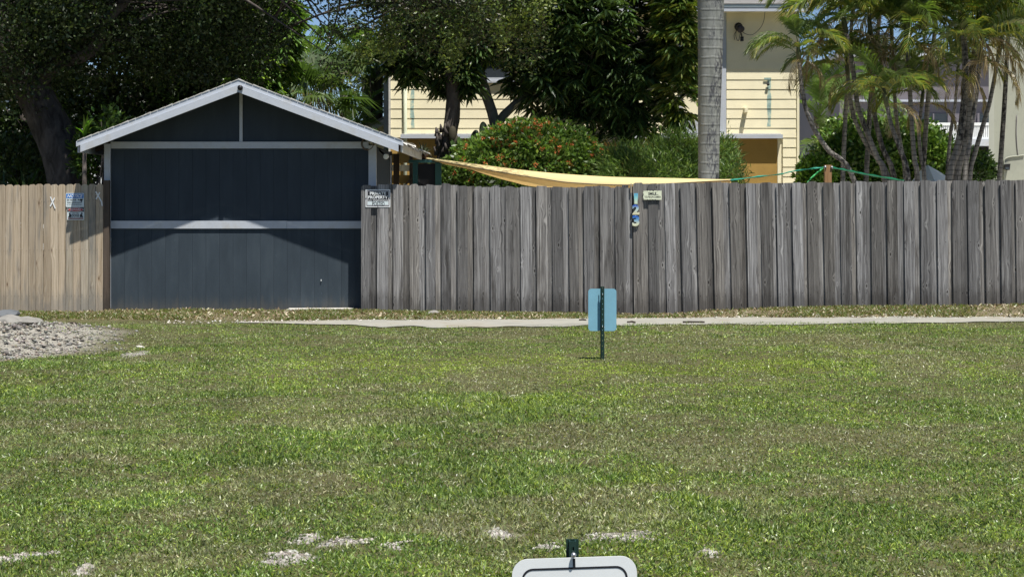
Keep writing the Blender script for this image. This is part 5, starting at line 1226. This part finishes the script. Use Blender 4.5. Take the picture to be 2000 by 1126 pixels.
def build_litter():
    n = 14000; x = (RNG.random(n)*2-1)*9.5; y = 22.75+RNG.random(n)*2.15; ne, fe = path_edges(x)
    z = ground_z(x, y); clump = sstep(.35, .6, fbm(x, y, 2.2, 111)); keep = (RNG.random(n) < .12+.88*clump) & (y > fe-.12) & (mound_r(x, y) > .9); x, y, z = x[keep], y[keep], z[keep]; n = len(x)
    az = RNG.random(n)*6.283; D = np.stack([np.cos(az), np.sin(az), .1+.7*RNG.random(n)], -1); col = palette(n, [(.25, .19, .11), (.36, .30, .19), (.15, .11, .06), (.52, .46, .34), (.20, .16, .10)], .3)
    me = leaf_mesh('leaf_litter', np.stack([x, y, z+.004], -1), D, .025+.05*RNG.random(n), .012+.016*RNG.random(n), col, M['dry'], flat=.6)
    tag(place('leaf_litter', me), 'dry tan leaf litter strewn along the foot of the fences and garage', 'leaf litter', kind='stuff')
    n = 75000; x = (RNG.random(n)*2-1)*9.5; y = 22.75+RNG.random(n)*1.95; ne, fe = path_edges(x); g = fbm(x, y, 1.5, 121); keep = (RNG.random(n) < sstep(.4, .65, g)+.12) & (y > fe+.02); x, y = x[keep], y[keep]; n = len(x)
    az = RNG.random(n)*6.283; D = np.stack([np.cos(az)*.8, np.sin(az)*.8, np.ones(n)], -1); col = palette(n, [(.12, .18, .04), (.16, .22, .06), (.30, .26, .14), (.20, .17, .09)], .3)
    me = leaf_mesh('weeds', np.stack([x, y, ground_z(x, y)-.003], -1), D, .03+.06*RNG.random(n), .009+.006*RNG.random(n), col, M['grass'], droop=.2)
    tag(place('weeds', me), 'sparse green weeds between the leaf litter along the fence foot', 'weeds', kind='stuff')
build_litter()
def pebbles(name, x, y, sz, cols, label, sink=.3):
    n = len(x); base = np.array([[1, 0, 0], [0, 1, 0], [-1, 0, 0], [0, -1, 0], [.1, .1, 1], [0, 0, -1.0]]); V = base[None]*(1+(RNG.random((n, 6, 3))-.5)*.7)*np.array([1, 1, .6])
    V = V+(RNG.random((n, 6, 3))-.5)*.25; a = RNG.random(n)*6.283; ca, sa = np.cos(a)[:, None], np.sin(a)[:, None]
    V = np.stack([V[..., 0]*ca-V[..., 1]*sa, V[..., 0]*sa+V[..., 1]*ca, V[..., 2]], -1)*sz[:, None, None]; V = V+np.stack([x, y, ground_z(x, y)+sz*sink], -1)[:, None]
    me = mass_mesh(name, V, [(0, 1, 4), (1, 2, 4), (2, 3, 4), (3, 0, 4), (1, 0, 5), (2, 1, 5), (3, 2, 5), (0, 3, 5)], palette(n, cols, .2), M['gravelmat'])
    tag(place(name, me), label, 'gravel', kind='stuff')
def build_gravel():
    n = 110000; x = -10.2+RNG.random(n)*6.6; y = 16.0+RNG.random(n)*7.6; m = mound_r(x, y); stony = sstep(-4.0, -5.4, x+(y-18)*.25) 
    k = (m < 1.0) & (RNG.random(n) < .10+.9*stony*sstep(1.0, .8, m)); x, y = x[k], y[k]; sz = .005+.026*RNG.random(len(x))**5
    pebbles('gravel', x, y, sz, [(.24, .23, .205), (.18, .173, .162), (.36, .34, .30), (.23, .20, .16), (.14, .13, .12)], 'pale gravel and crushed rock covering the mound at left')
    n = 900; x = -4.5+RNG.random(n)*13.5; a, b = path_edges(x); y = b+(RNG.random(n)-.35)*.5; pebbles('pebbles', x, y, .008+.016*RNG.random(n)**2, [(.58, .55, .48), (.42, .38, .32)], 'loose pale pebbles along the edge of the path')
build_gravel()
def build_sand():
    xs, ys = [], []
    for cx, cy, a, b in SPOTS:
        m = 2200; xs.append(cx+(RNG.random(m)-.5)*3.0*a); ys.append(cy+(RNG.random(m)-.5)*3.0*b)
    x = np.concatenate(xs); y = np.concatenate(ys); k = spotmask(x, y, SPOTS, 61) > .15+.8*RNG.random(len(x)); x, y = x[k], y[k]
    pebbles('sand', x, y, .003+.012*RNG.random(len(x))**4, [(.33, .315, .28), (.40, .385, .34), (.26, .245, .215), (.19, .175, .15)], 'pale crumbly sand in the bare patches of the lawn', .1)
build_sand()
def rock(label, px, py, Y, rx, rz, ry, mat, seed, group, flat=.6):
    random.seed(seed); s = S(Y); c = P(px, py, Y); bm = bmesh.new(); bmesh.ops.create_icosphere(bm, subdivisions=2, radius=1)
    pl = [Vector((random.uniform(-1, 1), random.uniform(-1, 1), random.uniform(-.4, 1))).normalized() for _ in range(9)]
    for v in bm.verts:
        for d in pl:
            h = .72; t = v.co.dot(d)
            if t > h: v.co -= d*(t-h)
        v.co *= 1+random.uniform(-.05, .05)
        v.co = Vector((v.co.x*rx/s, v.co.y*ry, v.co.z*rz/s))
    me = bpy.data.meshes.new('rock'); bm.to_mesh(me); bm.free(); me.materials.append(M[mat]); o = place('rock', me); o.location = c; o.rotation_euler = (0, random.uniform(-.15, .15), random.uniform(-.4, .4))
    tag(o, label, 'rock', group); o.name = 'rock'; return o
GR = 'broken rocks on the gravel mound'
rock('flat dark slab topmost of the rocks on the mound at the left edge', 8, 614, 20.3, 30, 10, .3, 'rockdark', 1, GR)
rock('pale grey boulder under the dark slab at the left edge', 14, 627, 20.1, 30, 15, .3, 'rock', 2, GR)
rock('long grey slab with dark end, right end of the rock pile', 54, 625, 20.2, 28, 9, .25, 'rock', 3, GR)
rock('white chunky stone at the foot of the rock pile', 22, 638, 19.7, 22, 10, .22, 'rock', 4, GR)
rock('small flat stone lying alone on the gravel slope', 29, 671, 18.4, 16, 8, .14, 'rock', 5, GR)
rock('pale stone lying at the grey fence foot', 847, 609.5, 24.25, 13, 4, .12, 'rock', 6, None)
rock('crumbly whitish stone beside the garage corner and fence end', 725, 613, 24.2, 12, 4, .1, 'rock', 7, None)
rock('white stone at the left tip of the path', 424, 628.5, 22.9, 9, 2.6, .08, 'cement', 8, None)
rock('small grey stone in the grass right of the mound', 276, 678, 18.7, 9, 4, .1, 'cement', 9, None)
# fallen sticks on the path and mound
for lab, pts in (('thin dark stick lying on the gravel mound', [(133, 634.5), (146, 634), (149, 639)]), ('dark twig lying on the pale path left of the blue sign', [(1132, 627.5), (1138, 627), (1144, 627.5)]),
                 ('dark twig lying on the pale path right of the blue sign', [(1226, 632), (1234, 631), (1240, 632.5)]), ('long dark twig at the lower edge of the path', [(1334, 632), (1355, 631.5), (1376, 632)])):
    q = []
    for a, b in pts:
        Y = F*H/(b-HOR); v = P(a, b, Y); v.z = float(ground_z(v.x, v.y))+.022; q.append(v)
    single(MB().tube(spline(q, 8), .012, 6, jitter=.3).obj('stick', M['wood_dark']), lab, 'stick', tuple(q[0]), 'fallen sticks')

# ------------------------------------------------------------------ fit the lettering to its place
bpy.context.view_layer.update()
for o, x0, x1, z0, z1, y in FIT:
    bb = [Vector(b) for b in o.bound_box]; bx0 = min(b.x for b in bb); bx1 = max(b.x for b in bb); by0 = min(b.y for b in bb); by1 = max(b.y for b in bb)
    sx = (x1-x0)/max(bx1-bx0, 1e-6); sz = (z1-z0)/max(by1-by0, 1e-6); o.scale = (sx, sz, min(sx, sz))
    o.location = Vector((x0-bx0*sx, y, z0-by0*sz)) - (o.parent.location if o.parent else Vector((0, 0, 0)))
dg = bpy.context.evaluated_depsgraph_get()
for o, *_ in FIT:                                     # lettering becomes plain mesh
    me = bpy.data.meshes.new_from_object(o.evaluated_get(dg)); nm = o.name; n = bpy.data.objects.new('tmp', me); link(n, o.parent)
    n.location, n.rotation_euler, n.scale = o.location, o.rotation_euler, o.scale
    for k in ('label', 'category', 'group'):
        if k in o: n[k] = o[k]
    bpy.data.objects.remove(o); n.name = nm
